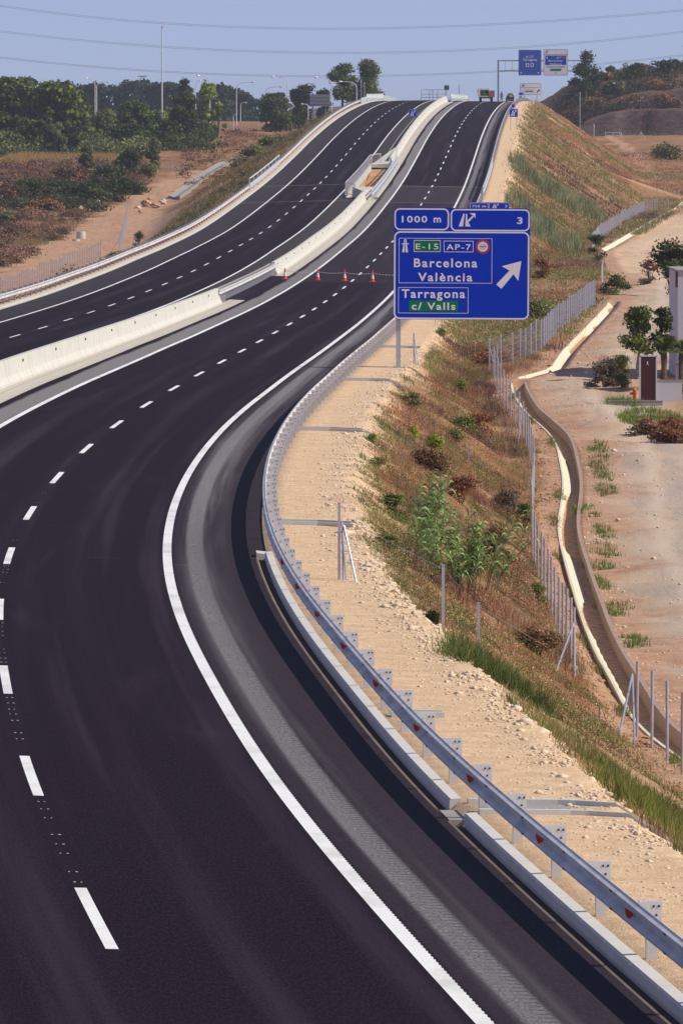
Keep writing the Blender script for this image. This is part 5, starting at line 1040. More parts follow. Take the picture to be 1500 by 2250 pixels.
scrub('undergrowth', 'greyish green undergrowth along the front of the left wood', lpts(130, -20, 330, 1085, 1108, 322, lambda x, y: vnoise(x, y, .1, 62) > .3), 1.0, 2.2, 26000, .22, (.165, .180, .070), 323, .9, .5)
scrub('brambles', 'dark brambles around the hedge and along the dirt track', lpts(170, -20, 330, 890, 958, 324, lambda x, y: offtrack(x, y) & (vnoise(x, y, .13, 63) > .35)), .8, 1.7, 34000, .17, (.095, .095, .045), 325, .7, .4)
scrub('brown_scrub', 'brown bramble between the hedge and the yellow grass at left', lpts(300, -20, 330, 958, 1045, 332, lambda x, y: offtrack(x, y)), .5, 1.3, 40000, .12, (.20, .115, .08), 333, .7, .3)
scrub('rust_scrub', 'reddish brown brush in the field left of the manholes', lpts(260, -30, 180, 560, 890, 326, lambda x, y: offtrack(x, y) & (vnoise(x, y, .12, 64) > .42)), .5, 1.3, 34000, .11, (.27, .155, .105), 327, .7, .35)
scrub('brown_scrub', 'brown dry brush covering the open slope below the street lamps', lpts(420, 400, 720, 960, 1290, 328, lambda x, y: st(x, y)[1] < -22), .5, 1.3, 40000, .12, (.30, .17, .105), 329, .6, .3)
scrub('olive_scrub', 'greenish weeds between the dirt track and far guardrail', lscat(600, 960, 170, .6, 8, 330), .4, .9, 16000, .09, (.13, .125, .05), 331, .6, .3)
# bushes on the right slope
B_ = bush
B_('small bright green bush at the top of the verge beside the sign panel', 968, 735, 34, 24, 'bright', 336, 700)
B_('olive bush at the edge of the gravel below the sign post', 900, 892, 58, 38, 'olive', 246, 1100)
B_('dark green bush in dry grass below and right of the sign post', 1018, 898, 80, 34, 'mid', 255, 1300)
B_('green weeds just right of the trio of thin posts by the sign', 1010, 810, 50, 40, 'mid', 282, 900)
B_('pair-forming left yellow-green feathery fennel bush on the slope', 908, 985, 34, 36, 'fennel', 224, 1200, shape='cone')
B_('taller right-hand yellow-green feathery fennel bush on the slope', 954, 1000, 54, 62, 'fennel', 222, 2000, shape='cone')
B_('tiny bright weed tuft on the gravel above the three leaning posts', 818, 1055, 30, 26, 'bright', 204, 500)
B_('dark low bush at the gravel edge left of the fennel bushes', 830, 1100, 60, 26, 'olive', 192, 900)
B_('dusky grey-green shrub in the middle of the dry slope', 1000, 960, 60, 40, 'olive', 240, 1000)
B_('dark green leafy mass growing left of the reed clump', 868, 1190, 78, 62, 'mid', 172, 2200)
B_('low dark bush on bare gravel right of the leaning posts', 846, 1232, 52, 34, 'dark', 152, 1300)
B_('small round dark green bush beside the taller lone post', 950, 1388, 44, 36, 'dark', 124.5, 1500)
B_('dark leafy weed against the fence posts at mid slope', 1182, 1290, 44, 52, 'mid', 176, 1000)
B_('brown tangled bush near the end of the long fence', 1180, 1420, 120, 70, 'brown', 150, 2600, leaf=.03)
B_('dark red-brown dry bush right of the reed clump', 1092, 1250, 90, 110, 'rust', 182, 3000, leaf=.035, shape='cone')
B_('purple-brown dry shrub in the centre of the slope', 1010, 1130, 110, 80, 'rust', 200, 3000, leaf=.035)
B_('greyish-brown dry shrub above the reed clump', 940, 1090, 120, 70, 'brown', 206, 3000, leaf=.035)
B_('brown dry shrub by the fence halfway along the slope', 1110, 1080, 90, 70, 'purple', 216, 2400, leaf=.035)
B_('green strip of weeds lining the fence in mid slope', 1150, 1090, 60, 70, 'mid', 214, 1200)
B_('dry rusty shrub high on the slope right of the sign post', 1050, 880, 90, 50, 'rust', 262, 2200, leaf=.04)
B_('rusty scrub under the right half of the sign panel', 1090, 770, 110, 50, 'rust', 315, 2000, leaf=.045)
B_('olive scrub close to the fence below the sign panel', 1180, 700, 80, 50, 'olive', 380, 1400)
B_('dark reddish scrub on the bank just right of the sign panel', 1190, 560, 50, 60, 'rust', 480, 1600)
B_('dark green shrub at the foot of the bank before the pale channel', 1312, 588, 46, 66, 'dark', 560, 1600, shape='round')
B_('green shrub overhanging the bend of the drainage channel', 1350, 672, 66, 50, 'mid', 440, 1700)
B_('large dark bush behind the white building', 1478, 690, 95, 140, 'dark', 440, 4500, lobes=14, shape='round')
B_('brown leggy shrub left of the large dark bush', 1425, 640, 60, 56, 'brown', 470, 1600, gap=.5)
B_('greyish purple shrub at the roadside left of the small tree', 1326, 834, 84, 72, 'purple', 292, 3200, leaf=.05)
B_('green shrub between the purple shrub and the dark red door', 1366, 840, 56, 82, 'olive', 290, 2600)
B_('brown bush at the right edge below the dark red door', 1478, 915, 110, 62, 'rust', 262, 3000, leaf=.05)
B_('straggly brown bush left of the bush cut by the right edge', 1418, 900, 70, 40, 'brown', 266, 2000, leaf=.045)
B_('green-brown bush under the palm at the right edge', 1480, 870, 60, 55, 'brown', 284, 1500)
B_('green bush beside the far guardrail at left', 252, 574, 52, 26, 'mid', 640, 1500)
B_('dark shrubs on the embankment right of the slanting fence panel', 305, 540, 30, 46, 'dark', 690, 1200)
B_('clump of cane at the left edge of the field', 15, 505, 60, 38, 'grey', 815, 2200)
B_('pale green thicket in the rough ground at far right', 1462, 345, 70, 42, 'olive', 1120, 1600, group=None)
for i, (px, py, w_, h_, k, dd, lb) in enumerate([
    (130, 438, 90, 40, 'dark', 925, 'long green hedge bush left of the boulders'), (200, 444, 100, 48, 'dark', 918, 'tall green hedge bush behind the boulders'), (268, 430, 80, 44, 'dark', 935, 'green hedge bush ending at the yellow post'),
    (60, 430, 80, 44, 'dark', 930, 'dark bush at the left end of the hedge'), (20, 445, 70, 60, 'brown', 905, 'brown bramble mass at the left edge of the hedge'), (330, 395, 50, 34, 'olive', 985, 'small scrub where the dirt track narrows'),
    (100, 470, 90, 30, 'rust', 890, 'rusty bramble in front of the hedge'), (240, 395, 90, 36, 'dark', 975, 'dark bramble above the hedge'), (150, 400, 90, 40, 'brown', 970, 'brown bramble between hedge and yellow grass')]):
    B_(lb, px, py, w_, h_, k, dd, 2200, lobes=10)
for px, py, w_, h_, lb in ((560, 372, 70, 36, 'lowest dark green scrub on the left bank above the white parapet'), (592, 345, 66, 34, 'second scrub bush up the left bank'), (620, 322, 56, 26, 'third scrub bush up the left bank'), (650, 298, 44, 18, 'topmost green scrub bush on the left bank'), (528, 392, 50, 24, 'olive scrub at the foot of the green band on the left bank')):
    dd = {372: 985, 345: 1035, 322: 1075, 298: 1120, 392: 955}[py]; B_(lb, px, py, w_, h_, 'mid' if py != 392 else 'olive', dd, 2000, lobes=10)
# reed beds on the far bank (one mass)
def reeds():
    Ps = []
    for (x0, y0, x1, y1, n, w_) in ((21.2, 771, 23.0, 757, 150, 6), (23.0, 757, 27.8, 765, 260, 6), (27.8, 765, 31.6, 782, 170, 5), (19.4, 668, 21.6, 648, 170, 7), (20.0, 650, 22.6, 615, 170, 8), (18.2, 667, 19.2, 674, 60, 4), (18.9, 640, 20.2, 640, 70, 6)):
        rg = np.random.default_rng(int(x0 * 10 + y0)); u = rg.random(n); Ps.append(np.stack([x0 + (x1 - x0) * u + rg.normal(size=n) * .45, y0 + (y1 - y0) * u + rg.normal(size=n) * w_, np.zeros(n)], 1))
    field('reed_bed', 'bands of grey-green giant reeds growing down the far embankment', 'reeds', np.concatenate(Ps), 1.5, .075, 12, .30, grn((.09, .12, .045), (.40, .46, .24)), 60, .75)
reeds()
# the tall reed clump in the foreground
def reed_clump(label, x, y_, hgt, nst, seed, spread=.38):
    rg = np.random.default_rng(seed); gz = float(terrain(x, y_, False)); r_ = empty('reed_clump', (x, y_, gz), 0, label, 'reeds')
    ms = MB(); V = []; F = []; C = []
    for i in range(nst):
        bx, by = rg.normal() * spread, rg.normal() * .3; h = hgt * (.62 + .42 * rg.random()); lx = bx * 1.1 + rg.normal() * .12; ly = rg.normal() * .15
        pts = [Vector((bx + lx * u ** 1.5, by + ly * u, h * u)) for u in (0, .3, .6, .85, 1)]
        ms.path(pts, [.014, .013, .010, .007, .004], 5)
        for k in range(20):
            u = .22 + .78 * (k / 19.0); b_ = Vector((float(np.interp(u, (0, .3, .6, .85, 1), [p.x for p in pts])), float(np.interp(u, (0, .3, .6, .85, 1), [p.y for p in pts])), h * u))
            a = (0 if k % 2 else math.pi) + rg.normal() * .6; L_ = (.38 + .22 * rg.random()) * (1.1 - .35 * u) * hgt / 2.1; dr = Vector((math.cos(a) * .75, math.sin(a) * .5, 0)); wd = .020 + .010 * rg.random(); sd_ = Vector((-dr.y, dr.x, 0)).normalized() * .5 + Vector((0, 0, .6)); sd_ = sd_.normalized() * wd
            cs = []
            droop = .55 + .9 * rg.random()
            for q in (0, .25, .5, .75, 1.0): cs.append(b_ + dr * (L_ * q * (1 - .15 * q)) + Vector((0, 0, L_ * (1.25 * q - droop * 1.15 * q * q))))
            n0 = len(V)
            for qi, c in enumerate(cs):
                w_ = sd_ * (.5, 1.0, .9, .6, .06)[qi]; V += [c - w_, c + w_]
            F += [(n0 + 2 * j, n0 + 2 * j + 1, n0 + 2 * j + 3, n0 + 2 * j + 2) for j in range(4)]
            cc = np.array((.27, .40, .14)) * (.35 + 1.3 * rg.random()); C += [(cc[0], cc[1], cc[2], 1)] * 10
    ms.build('stalks', plain('reed_stalk', (.14, .13, .06), .7), r_); npmesh('leaves', np.array([tuple(v) for v in V]), np.array(F), LEAF, r_, col=np.array(C))
reed_clump('tall pale green reed with pointed crown, left one of the clump on the slope', 2.15, 157.5, 2.3, 15, 3, .13)
reed_clump('wide arching green reed clump behind the taller lone post', 3.05, 156, 1.85, 30, 5, .36)
# ---- stones
def stones(name, label, pts, sz, seed, mat=ROCK, kind='stuff'):
    rg = np.random.default_rng(seed); n = len(pts); base = np.array([(1, 0, 0), (-1, 0, 0), (0, 1, 0), (0, -1, 0), (0, 0, 1), (0, 0, -1), (.7, .7, .35), (-.7, .6, .3), (.6, -.7, .4), (-.6, -.7, .35)], float)
    tri = np.array([(0, 6, 4), (6, 2, 4), (2, 7, 4), (7, 1, 4), (1, 9, 4), (9, 3, 4), (3, 8, 4), (8, 0, 4), (0, 5, 6), (6, 5, 2), (2, 5, 7), (7, 5, 1), (1, 5, 9), (9, 5, 3), (3, 5, 8), (8, 5, 0)])
    s = sz * np.exp(rg.normal(size=n) * .45); V = base[None] * (1 + .35 * rg.normal(size=(n, 10, 3)).clip(-1.5, 1.5)) * s[:, None, None] * np.array([[[1, 1, .65]]])
    a = rg.random(n) * 6.283; c, q = np.cos(a), np.sin(a); V = np.stack([V[..., 0] * c[:, None] - V[..., 1] * q[:, None], V[..., 0] * q[:, None] + V[..., 1] * c[:, None], V[..., 2]], -1) + pts[:, None, :]
    F = (tri[None] + np.arange(n)[:, None, None] * 10).reshape(-1, 3); o = npmesh(name, V.reshape(-1, 3), F, mat); return tag(o, label, 'gravel', kind=kind)
def vpts(n, s0, s1, tf, seed):
    rg = np.random.default_rng(seed); s = s0 + (s1 - s0) * rg.random(n); t = tf(s, rg); x, y_ = xy(s, t); return np.stack([x, y_, terrain(x, y_, False) + .0], 1)
stones('gravel', 'pale limestone rubble strewn along the outer edge of the verge', vpts(9500, 20, 260, lambda s, rg: verge(s) - .1 + rg.normal(size=len(s)) * .42, 70), .024, 71)
stones('gravel', 'small loose gravel scattered over the sandy verge', vpts(9000, 18, 200, lambda s, rg: 6.1 + 2.2 * rg.random(len(s)), 72), .012, 73)
stones('gravel', 'larger pale stones at the crest of the bank near the foreground', vpts(420, 22, 120, lambda s, rg: verge(s) + .15 + rg.normal(size=len(s)) * .3, 74), .055, 75)
rg = np.random.default_rng(76); yy = 100 + 250 * rg.random(3500); xx = ditch_x(yy) - 1.2 * rg.random(3500); stones('gravel', 'reddish clods on the bare strip between fence and channel', np.stack([xx, yy, terrain(xx, yy, False)], 1), .035, 77, plain('clay_clods', (.44, .25, .13), .95, 0, .4, 2))
yy = 110 + 260 * rg.random(3500); xx = ditch_x(yy) + DW + .2 + 7 * rg.random(3500) ** 1.5; stones('gravel', 'loose stones along the edges of the dirt track', np.stack([xx, yy, terrain(xx, yy, False)], 1), .03, 78)
def boulder(label, px, d, w_, h_, seed, col=ROCK):
    rg = np.random.default_rng(seed); bm = bmesh.new(); bmesh.ops.create_icosphere(bm, subdivisions=3, radius=1)
    for v in bm.verts:
        n_ = v.co.copy(); k = 1 + .22 * math.sin(3 * n_.x + seed) * math.cos(2.3 * n_.y + seed) + .10 * math.sin(7 * n_.z + 5 * n_.x + seed) + rg.normal() * .025; v.co = Vector((n_.x * w_ / 2, n_.y * w_ / 2 * .8, n_.z * h_ / 2)) * k
    me = bpy.data.meshes.new('boulder'); bm.to_mesh(me); bm.free(); me.materials.append(col); x = (px - 750) * d / 14010.2; o = bpy.data.objects.new('boulder', me); o.location = (x, d, float(terrain(x, d, False)) + h_ * .36); link(o)
    return tag(o, label, 'boulder', 'boulders by the dirt track')
import bmesh
PR = plain('pale_boulder', (.62, .50, .40), .9, 0, .25, 2); BR = plain('brown_boulder', (.44, .27, .17), .9, 0, .3, 2)
boulder('pale squarish boulder, leftmost of those below the hedge', 177, 893, .95, .75, 1, PR); boulder('tall pale boulder below the hedge', 216, 912, .75, .95, 2, PR); boulder('small brown stone touching the tall pale boulder', 204, 916, .5, .5, 3, BR)
for i, (px, d, w_, h_) in enumerate(((303, 895, 1.2, .8), (322, 905, 1.5, 1.0), (342, 903, 1.4, .8), (357, 915, 1.2, .8), (309, 880, .6, .4), (331, 925, .8, .5))): boulder(('broad brown boulder at the left of the rock row beside the slanting fence', 'largest brown boulder of the rock row', 'flat brown boulder in the middle of the rock row', 'right-hand boulder of the rock row', 'small stone in front of the rock row', 'small stone behind the rock row')[i], px, d, w_, h_, 10 + i, BR if i % 3 else PR)
boulder('small pale stone at the edge of the track near the yellow post', 307, 955, .5, .35, 30, PR)
# ---------------------------------------------------------------- rocky hill on the right
def hill():
    xs = np.concatenate([np.arange(30, 75, .8), np.arange(75, 190, 4)]); ys = np.concatenate([np.arange(1215, 1260, 4), np.arange(1260, 1266, .25), np.arange(1266, 1284, 2), np.arange(1284, 1288, .25), np.arange(1288, 1360, 2.5), np.arange(1360, 1700, 12)])
    X, Y = np.meshgrid(xs, ys); X = X.ravel(); Y = Y.ravel(); base = natural(X, Y) - .6
    n1 = vnoise(X, Y * .3, .35, 21) - .5; n2 = vnoise(X, Y, 1.1, 22) - .5; n3 = vnoise(X, Y * .5, .12, 23) - .5
    px = 750 + X * 14010.2 / 1262
    h1 = np.interp(px, [1215, 1250, 1290, 1340, 1420, 1500, 1700], [0, 1.2, 3.8, 5.2, 5.9, 6.0, 6.0]); h2 = np.interp(px, [1260, 1330, 1385, 1500], [0, .6, 2.0, 2.6])
    crest = 10 + (300 - np.interp(750 + X * 14010.2 / 1335, [1190, 1205, 1240, 1265, 1300, 1340, 1375, 1410, 1430, 1460, 1500, 1600], [236, 226, 205, 188, 172, 158, 150, 141, 148, 152, 151, 146])) * 1335 / 14010.2 
    z = base + h1 * sstep(1262 + n1 * 1.5, 1263.2 + n1 * 1.5, Y) + 1.0 * sstep(1266, 1284, Y) * (h1 > 1) + h2 * sstep(1284, 1285, Y)
    zc = base + h1 + 1.0 * (h1 > 1) + h2; u = sstep(1287, 1335, Y); z = np.where(Y > 1287, zc * (1 - u) + np.maximum(crest, base) * u, z); z = z + (n1 * .5 + n2 * .35) * sstep(1255, 1268, Y) * np.clip(h1, 0, 1) + n3 * .8 * u
    z = z * (1 - sstep(1400, 1690, Y)) + base * sstep(1400, 1690, Y)
    nr, nc = len(ys), len(xs); idx = np.arange(nr * nc).reshape(nr, nc); F = np.stack([idx[:-1, :-1], idx[:-1, 1:], idx[1:, 1:], idx[1:, :-1]], -1).reshape(-1, 4)
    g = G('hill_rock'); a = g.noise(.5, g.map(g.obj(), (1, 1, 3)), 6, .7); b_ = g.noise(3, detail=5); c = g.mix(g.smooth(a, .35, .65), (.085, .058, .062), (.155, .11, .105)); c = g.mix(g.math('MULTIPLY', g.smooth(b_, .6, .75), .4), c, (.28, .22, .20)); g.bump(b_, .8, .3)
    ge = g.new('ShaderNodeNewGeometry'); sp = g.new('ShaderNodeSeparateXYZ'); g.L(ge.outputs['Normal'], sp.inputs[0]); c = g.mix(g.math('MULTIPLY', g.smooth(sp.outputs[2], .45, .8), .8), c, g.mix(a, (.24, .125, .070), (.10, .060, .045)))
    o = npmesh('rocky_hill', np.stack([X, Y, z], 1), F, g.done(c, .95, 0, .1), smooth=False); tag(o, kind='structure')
    tab = z.reshape(nr, nc)
    def hz(x, y_):
        i = np.clip(np.searchsorted(ys, y_) - 1, 0, nr - 2); j = np.clip(np.searchsorted(xs, x) - 1, 0, nc - 2); return tab[i, j]
    return hz
hillz = hill()
def hill_scrub():
    rg = np.random.default_rng(9); L = []
    for i in range(620):
        d = 1266 + rg.random() ** 1.2 * 62; px = 1225 + rg.random() * 300; x = (px - 750) * d / 14010.2
        if float(vnoise(px, d, .03, 61)) < .24 or (1283 < d < 1289): continue
        z = float(hillz(np.array(x), np.array(d))); r = .6 + 1.1 * rg.random(); L.append((x, d, z + .1, r * 1.5, r, r * .8))
    V, F, C = leaf_cloud(L, 46000, .20, (.070, .056, .036), .9, 78, gap=.15)
    tag(npmesh('hill_scrub', V, F, LEAF, col=C), 'dark brownish-green scrub matting the face of the rocky hill', 'scrub', kind='stuff')
hill_scrub()
def hz_off(px, d): x = (px - 750) * d / 14010.2; return float(hillz(np.array(x), np.array(d))) - float(terrain(x, d, False))
T_('lone dark pine standing against the sky on the right hill', 1286, 111, 80, 1290, 'dark', 'round', .24, 6500, leaf=.20, lobes=20, zoff=hz_off(1286, 1290), lean=-.03, raw=True, gap=.24)
T_('dark branch tips of a pine at the right edge of the sky', 1512, 84, 40, 1330, 'dark', 'round', .3, 900, lobes=8, zoff=hz_off(1512, 1330))
def hbush(px, py, w_, h_, k, d, lb):
    _seed[0] += 1; x = (px - 750) * d / 14010.2; z = float(hillz(np.array(x), np.array(d))); W_ = w_ * d / 14010.2; H_ = h_ * d / 14010.2
    r_ = empty('hill_shrub', (x, d, z), 0, lb, 'shrub', 'shrubs on the rocky hill'); L = lobes_for(W_, -.3 * H_, H_, 8, _seed[0], 'bush'); V, F, C = leaf_cloud(L, 1200, .28, GRN[k], .7, _seed[0], gap=.25); npmesh('foliage', V, F, LEAF, r_, col=C)
    m = MB(); m.path([(0, 0, -.5), (0, 0, H_ * .5)], [.08, .03], 5); m.build('stem', BARK, r_)
for i, a in enumerate([(1240, 224, 40, 18, 'dark', 1300, 'small round shrub at the left foot of the hill'), (1252, 208, 26, 14, 'dark', 1318, 'tiny dark shrub on the hill skyline left of the lone pine'), (1300, 210, 60, 34, 'mid', 1308, 'green shrub below the lone pine'), (1342, 180, 40, 28, 'mid', 1322, 'green shrub just right of the lone pine near the hill top'),
    (1345, 215, 70, 34, 'dark', 1300, 'dark shrub in the middle of the hill face'), (1362, 225, 50, 26, 'olive', 1296, 'olive shrub low on the hill face'), (1400, 185, 90, 34, 'dark', 1312, 'long dark shrub below the hill top'), (1450, 178, 80, 30, 'dark', 1316, 'dark shrub right of the long dark shrub'),
    (1480, 160, 70, 30, 'dark', 1326, 'dark shrub at the right edge of the hill top'), (1300, 240, 90, 30, 'brown', 1286, 'brown scrub on the ledge above the lower rock face'), (1390, 245, 110, 24, 'brown', 1280, 'reddish scrub along the middle ledge'), (1460, 240, 110, 24, 'rust', 1280, 'rusty scrub at the right end of the middle ledge'), (1260, 250, 60, 30, 'brown', 1284, 'brown scrub at the left of the rock faces'),
    (1440, 210, 80, 18, 'rust', 1296, 'rusty scrub above the upper rock face'), (1330, 195, 60, 20, 'rust', 1318, 'dry scrub patch high on the hill'), (1275, 230, 50, 26, 'dark', 1296, 'dark shrub left of the green shrubs')]): hbush(*a)
# ---------------------------------------------------------------- street lamps and masts
LP = plain('lamp_steel', (.66, .66, .64), .5, .1); LH = plain('lamp_head', (.75, .76, .78), .35, .2)
def lamp(label, px, base_py, top_py, head_px, head_py, d, hid=False):
    x = (px - 750) * d / 14010.2; hx = (head_px - px) * d / 14010.2; z0 = 10 + (300 - base_py) * d / 14010.2; zt = 10 + (300 - top_py) * d / 14010.2; hz_ = 10 + (300 - head_py) * d / 14010.2
    gz = min(z0, float(natural(x, d)) if d > 1000 else z0); r_ = empty('street_lamp', (x, d, gz), 0, label, 'street lamp', 'curved-arm street lamps')
    H_ = zt - gz; m = MB(); m.tube((0, 0, -.2), (0, 0, H_), .12, .085, 8); m.build('pole', LP, r_)
    m = MB(); k = hz_ - gz - H_; m.path([(0, 0, H_ - .05), (hx * .08, 0, H_ + k * .55), (hx * .30, 0, H_ + k * .92), (hx * .62, 0, H_ + k * 1.0), (hx * .86, 0, H_ + k)], [.085, .08, .07, .06, .055], 7); m.build('arm', LP, r_)
    sgn = 1 if hx > 0 else -1; m = MB(); m.path([(hx * .82, 0, H_ + k), (hx * .9, 0, H_ + k + .04), (hx, 0, H_ + k + .02), (hx * 1.0 + sgn * .12, 0, H_ + k - .03)], [.07, .17, .20, .05], 8); m.build('lamp_head', LH, r_)
lamp('left lamp of the pair above the olive tree, arm pointing left', 210.5, 300, 186, 190, 173, 1380); lamp('right lamp of the pair above the olive tree, arm pointing right', 214, 300, 190, 240, 181, 1400)
lamp('lamp among the bright poplars with arm pointing left', 462, 285, 182, 434, 167, 1340); lamp('short distant lamp half hidden in the bright poplar', 431, 262, 196, 441, 178, 1480)
lamp('lamp with long arm pointing right, beside the far bluish trees', 520, 280, 194, 558, 181, 1360); lamp('lamp with arm pointing right, in front of the low dark pine', 583, 272, 205, 620, 191, 1330)
lamp('tall lamp with long arm pointing left, before the dark pines', 632, 268, 184, 597, 169, 1320); lamp('lamp standing just right of the grey signboard', 728.5, 236, 186, 692, 171, 1260)
lamp('short lamp low down beside the far bluish trees', 513, 277, 256, 520, 252, 1300); lamp('slim lamp pole right of the long-armed lamp', 529, 276, 232, 541, 226, 1500)
lamp('lamp head showing left of the signboard', 677, 240, 234, 663, 229, 1290); lamp('lamp near the crest pines, arm pointing left', 783, 222, 192, 745, 180, 1300); lamp('lower lamp near the crest pines, arm pointing left', 776, 224, 200, 744, 193, 1330)
lamp('low lamp behind the slope fence, arm pointing left', 583, 272, 254, 571, 250, 1400)
x = (357 - 750) * 1150 / 14010.2; gz = float(natural(x, 1150)); r_ = empty('floodlight_mast', (x, 1150, gz), 0, 'very tall thin mast rising above the left wood into the sky', 'mast'); H_ = 10 + (300 - 60) * 1150 / 14010.2 - gz
m = MB(); m.tube((0, 0, -.3), (0, 0, H_), .17, .10, 10); m.build('pole', LP, r_)
m = MB(); m.tube((-.25, 0, H_), (.25, 0, H_), .05, n=6); m.box(-.32, -.18, -.15, .15, H_ - .05, H_ + .25); m.box(.18, .32, -.15, .15, H_ - .05, H_ + .25); m.box(-.35, -.1, -.1, .1, H_ * .78, H_ * .78 + .12); m.build('lamp_bracket', LP, r_)
for px, top, lb in ((793, 181, 'left one of two thin dark poles in front of the conical pine'), (800, 184, 'right one of two thin dark poles in front of the conical pine'), (1007.5, 189, 'short pale pole standing in the median at the crest'), (950, 201, 'thin faint pole left of the lattice railing'), (1272, 205, 'thin tall pole before the right rock faces')):
    d = 1200 if px < 1100 else 1150; x = (px - 750) * d / 14010.2; zt = 10 + (300 - top) * d / 14010.2; gz = 15.0 if px < 1100 else float(terrain(x, d, False)); r_ = empty('pole', (x, d, gz), 0, lb, 'pole')
    m = MB(); m.tube((0, 0, -3), (0, 0, zt - gz), .075, n=7); m.build('shaft', STEEL_D, r_); m = MB(); m.tube((0, 0, zt - gz), (0, 0, zt - gz + .2), .14, .10, 7); m.build('cap', STEEL_D, r_)
# pylon far behind the wood
d = 2050; x = (314 - 750) * d / 14010.2; gz = 14; H_ = 10 + (300 - 167) * d / 14010.2 - gz; r_ = empty('pylon', (x, d, gz), 0, 'faint lattice pylon rising from the left wood', 'pylon')
m = MB(); PY = plain('pylon_steel', (.22, .2, .2), .6)
for sx in (-.7, .7):
    for sy in (-.7, .7): m.tube((sx * 1.5, sy * 1.5, 0), (sx * .8, sy * .8, H_), .09, n=4)
for k in range(12): z0, z1 = H_ * k / 12, H_ * (k + 1) / 12; w0 = .95; m.tube((-w0, -w0, z0), (w0, -w0, z1), .05, n=4); m.tube((w0, -w0, z0), (-w0, -w0, z1), .05, n=4)
m.build('lattice_tower', PY, r_); m = MB(); m.box(-1.5, 1.5, -.1, .1, H_ - .3, H_); m.box(-1.5, 1.5, -.1, .1, H_ - 3, H_ - 2.8); m.build('crossarm', PY, r_)
# power lines
WM = plain('line_wire', (.13, .13, .15), .5)
def line(label, pts, d, off):
    xs = [p[0] for p in pts]; m = MB()
    co = np.polyfit(xs, [p[1] for p in pts], 3 if len(pts) > 4 else 2)
    for o in (0, off):
        P3 = [Vector(((px - 750) * d / 14010.2, d + (px - 750) * .02, 10 + (300 - (np.polyval(co, px) + o)) * d / 14010.2)) for px in range(-300, 1801, 60)]; m.path(P3, .028, n=4)
    tag(m.build('power_line', WM), label, 'power line')
line('topmost pair of power cables across the sky', [(0, 14), (375, 52), (750, 64), (1100, 50), (1500, 20)], 1350, 3); line('middle pair of power cables across the sky', [(0, 70), (350, 101), (700, 117), (850, 115), (1150, 100), (1500, 68)], 1350, 3); line('lowest pair of power cables, passing behind the crest pines', [(0, 127), (350, 155), (700, 168), (860, 167), (1060, 157), (1330, 135), (1500, 121)], 1350, 2.5)
# ---------------------------------------------------------------- lorry, vehicle and worker at the crest
d = 1128; c = P(1067.5, 223, d); gz = float(zroad(d - 42, 0)); r_ = empty('lorry', (c.x, d, gz), 0, 'lorry seen from behind with its cargo box open, at the crest of the road', 'lorry'); h = 10 + (300 - 195) * d / 14010.2 - gz
CR = plain('cream_paint', (.88, .74, .46), .5); DR = plain('brown_paint', (.36, .12, .07), .6); DK = plain('dark_interior', (.03, .02, .02), .9); TY = plain('tyre', (.02, .02, .02), .8)
m = MB(); m.box(-1.42, -1.12, 0, 5, .9, h); m.box(-1.12, .40, .0, 5, h - .22, h); m.box(-1.18, .40, 0, 5, .8, .95); m.box(-1.18, .40, 4.9, 5, .95, h - .25, 1); m.box(.40, .50, 0, 5, .8, h - .1); m.build('cargo_box', [CR, DK], r_)
m = MB(); m.box(.50, 1.42, -.06, 0, .75, h - .35); m.build('open_door', DR, r_)
m = MB(); m.box(-.95, -.2, 1, 2.2, .95, 2.0); m.box(-.5, .1, .6, 1.6, .95, 1.5); m.build('load', plain('load_green', (.22, .24, .10), .7, 0, .4, 3), r_)
m = MB(); m.box(-1.1, 1.1, -.1, 5.4, .55, .8); m.build('chassis', TY, r_); m = MB(); m.box(-1.1, .9, 5.3, 7.0, .7, h - .5); m.build('cab', CR, r_)
for sx in (-1.0, .95):
    for yy in (.8, 6.0): m = MB(); m.tube((sx - .16, yy, .48), (sx + .16, yy, .48), .48, n=18); m.tube((sx - .17, yy, .48), (sx + .17, yy, .48), .2, n=12); m.build('wheel', TY, r_)
m = MB(); m.box(-1.5, -1.38, 5.5, 5.7, 1.6, 2.1); m.build('mirror', DK, r_)
d = 1085; c = P(1119, 223, d); s_, t_ = st(c.x, d); gz = float(zroad(s_, 5)); r_ = empty('small_vehicle', (c.x, d, gz), 0, 'small dark rounded vehicle with a yellow patch by the guardrail at the crest', 'vehicle')
m = MB(); m.prism([(-.66, .25), (.66, .25), (.70, .7), (.62, 1.15), (.40, 1.5), (.05, 1.62), (-.3, 1.5), (-.55, 1.15), (-.70, .65)], 0, 2.6); m.build('body', plain('dark_paint', (.025, .022, .025), .35), r_)
m = MB(); m.prism([(-.1, .95), (.42, .9), (.44, 1.2), (.2, 1.4), (-.12, 1.35)], -.03, 0); m.build('yellow_panel', plain('yellow_paint', (.55, .45, .08), .5), r_)
m = MB(); m.box(-.5, -.2, -.03, 0, 1.1, 1.3); m.box(-.62, .62, -.05, 0, .4, .52); m.build('bumper', GREY, r_)
for sx in (-.58, .58):
    for yy in (.5, 2.1): m = MB(); m.tube((sx - .1, yy, .3), (sx + .1, yy, .3), .3, n=16); m.tube((sx - .11, yy, .3), (sx + .11, yy, .3), .13, n=10); m.build('wheel', TY, r_)
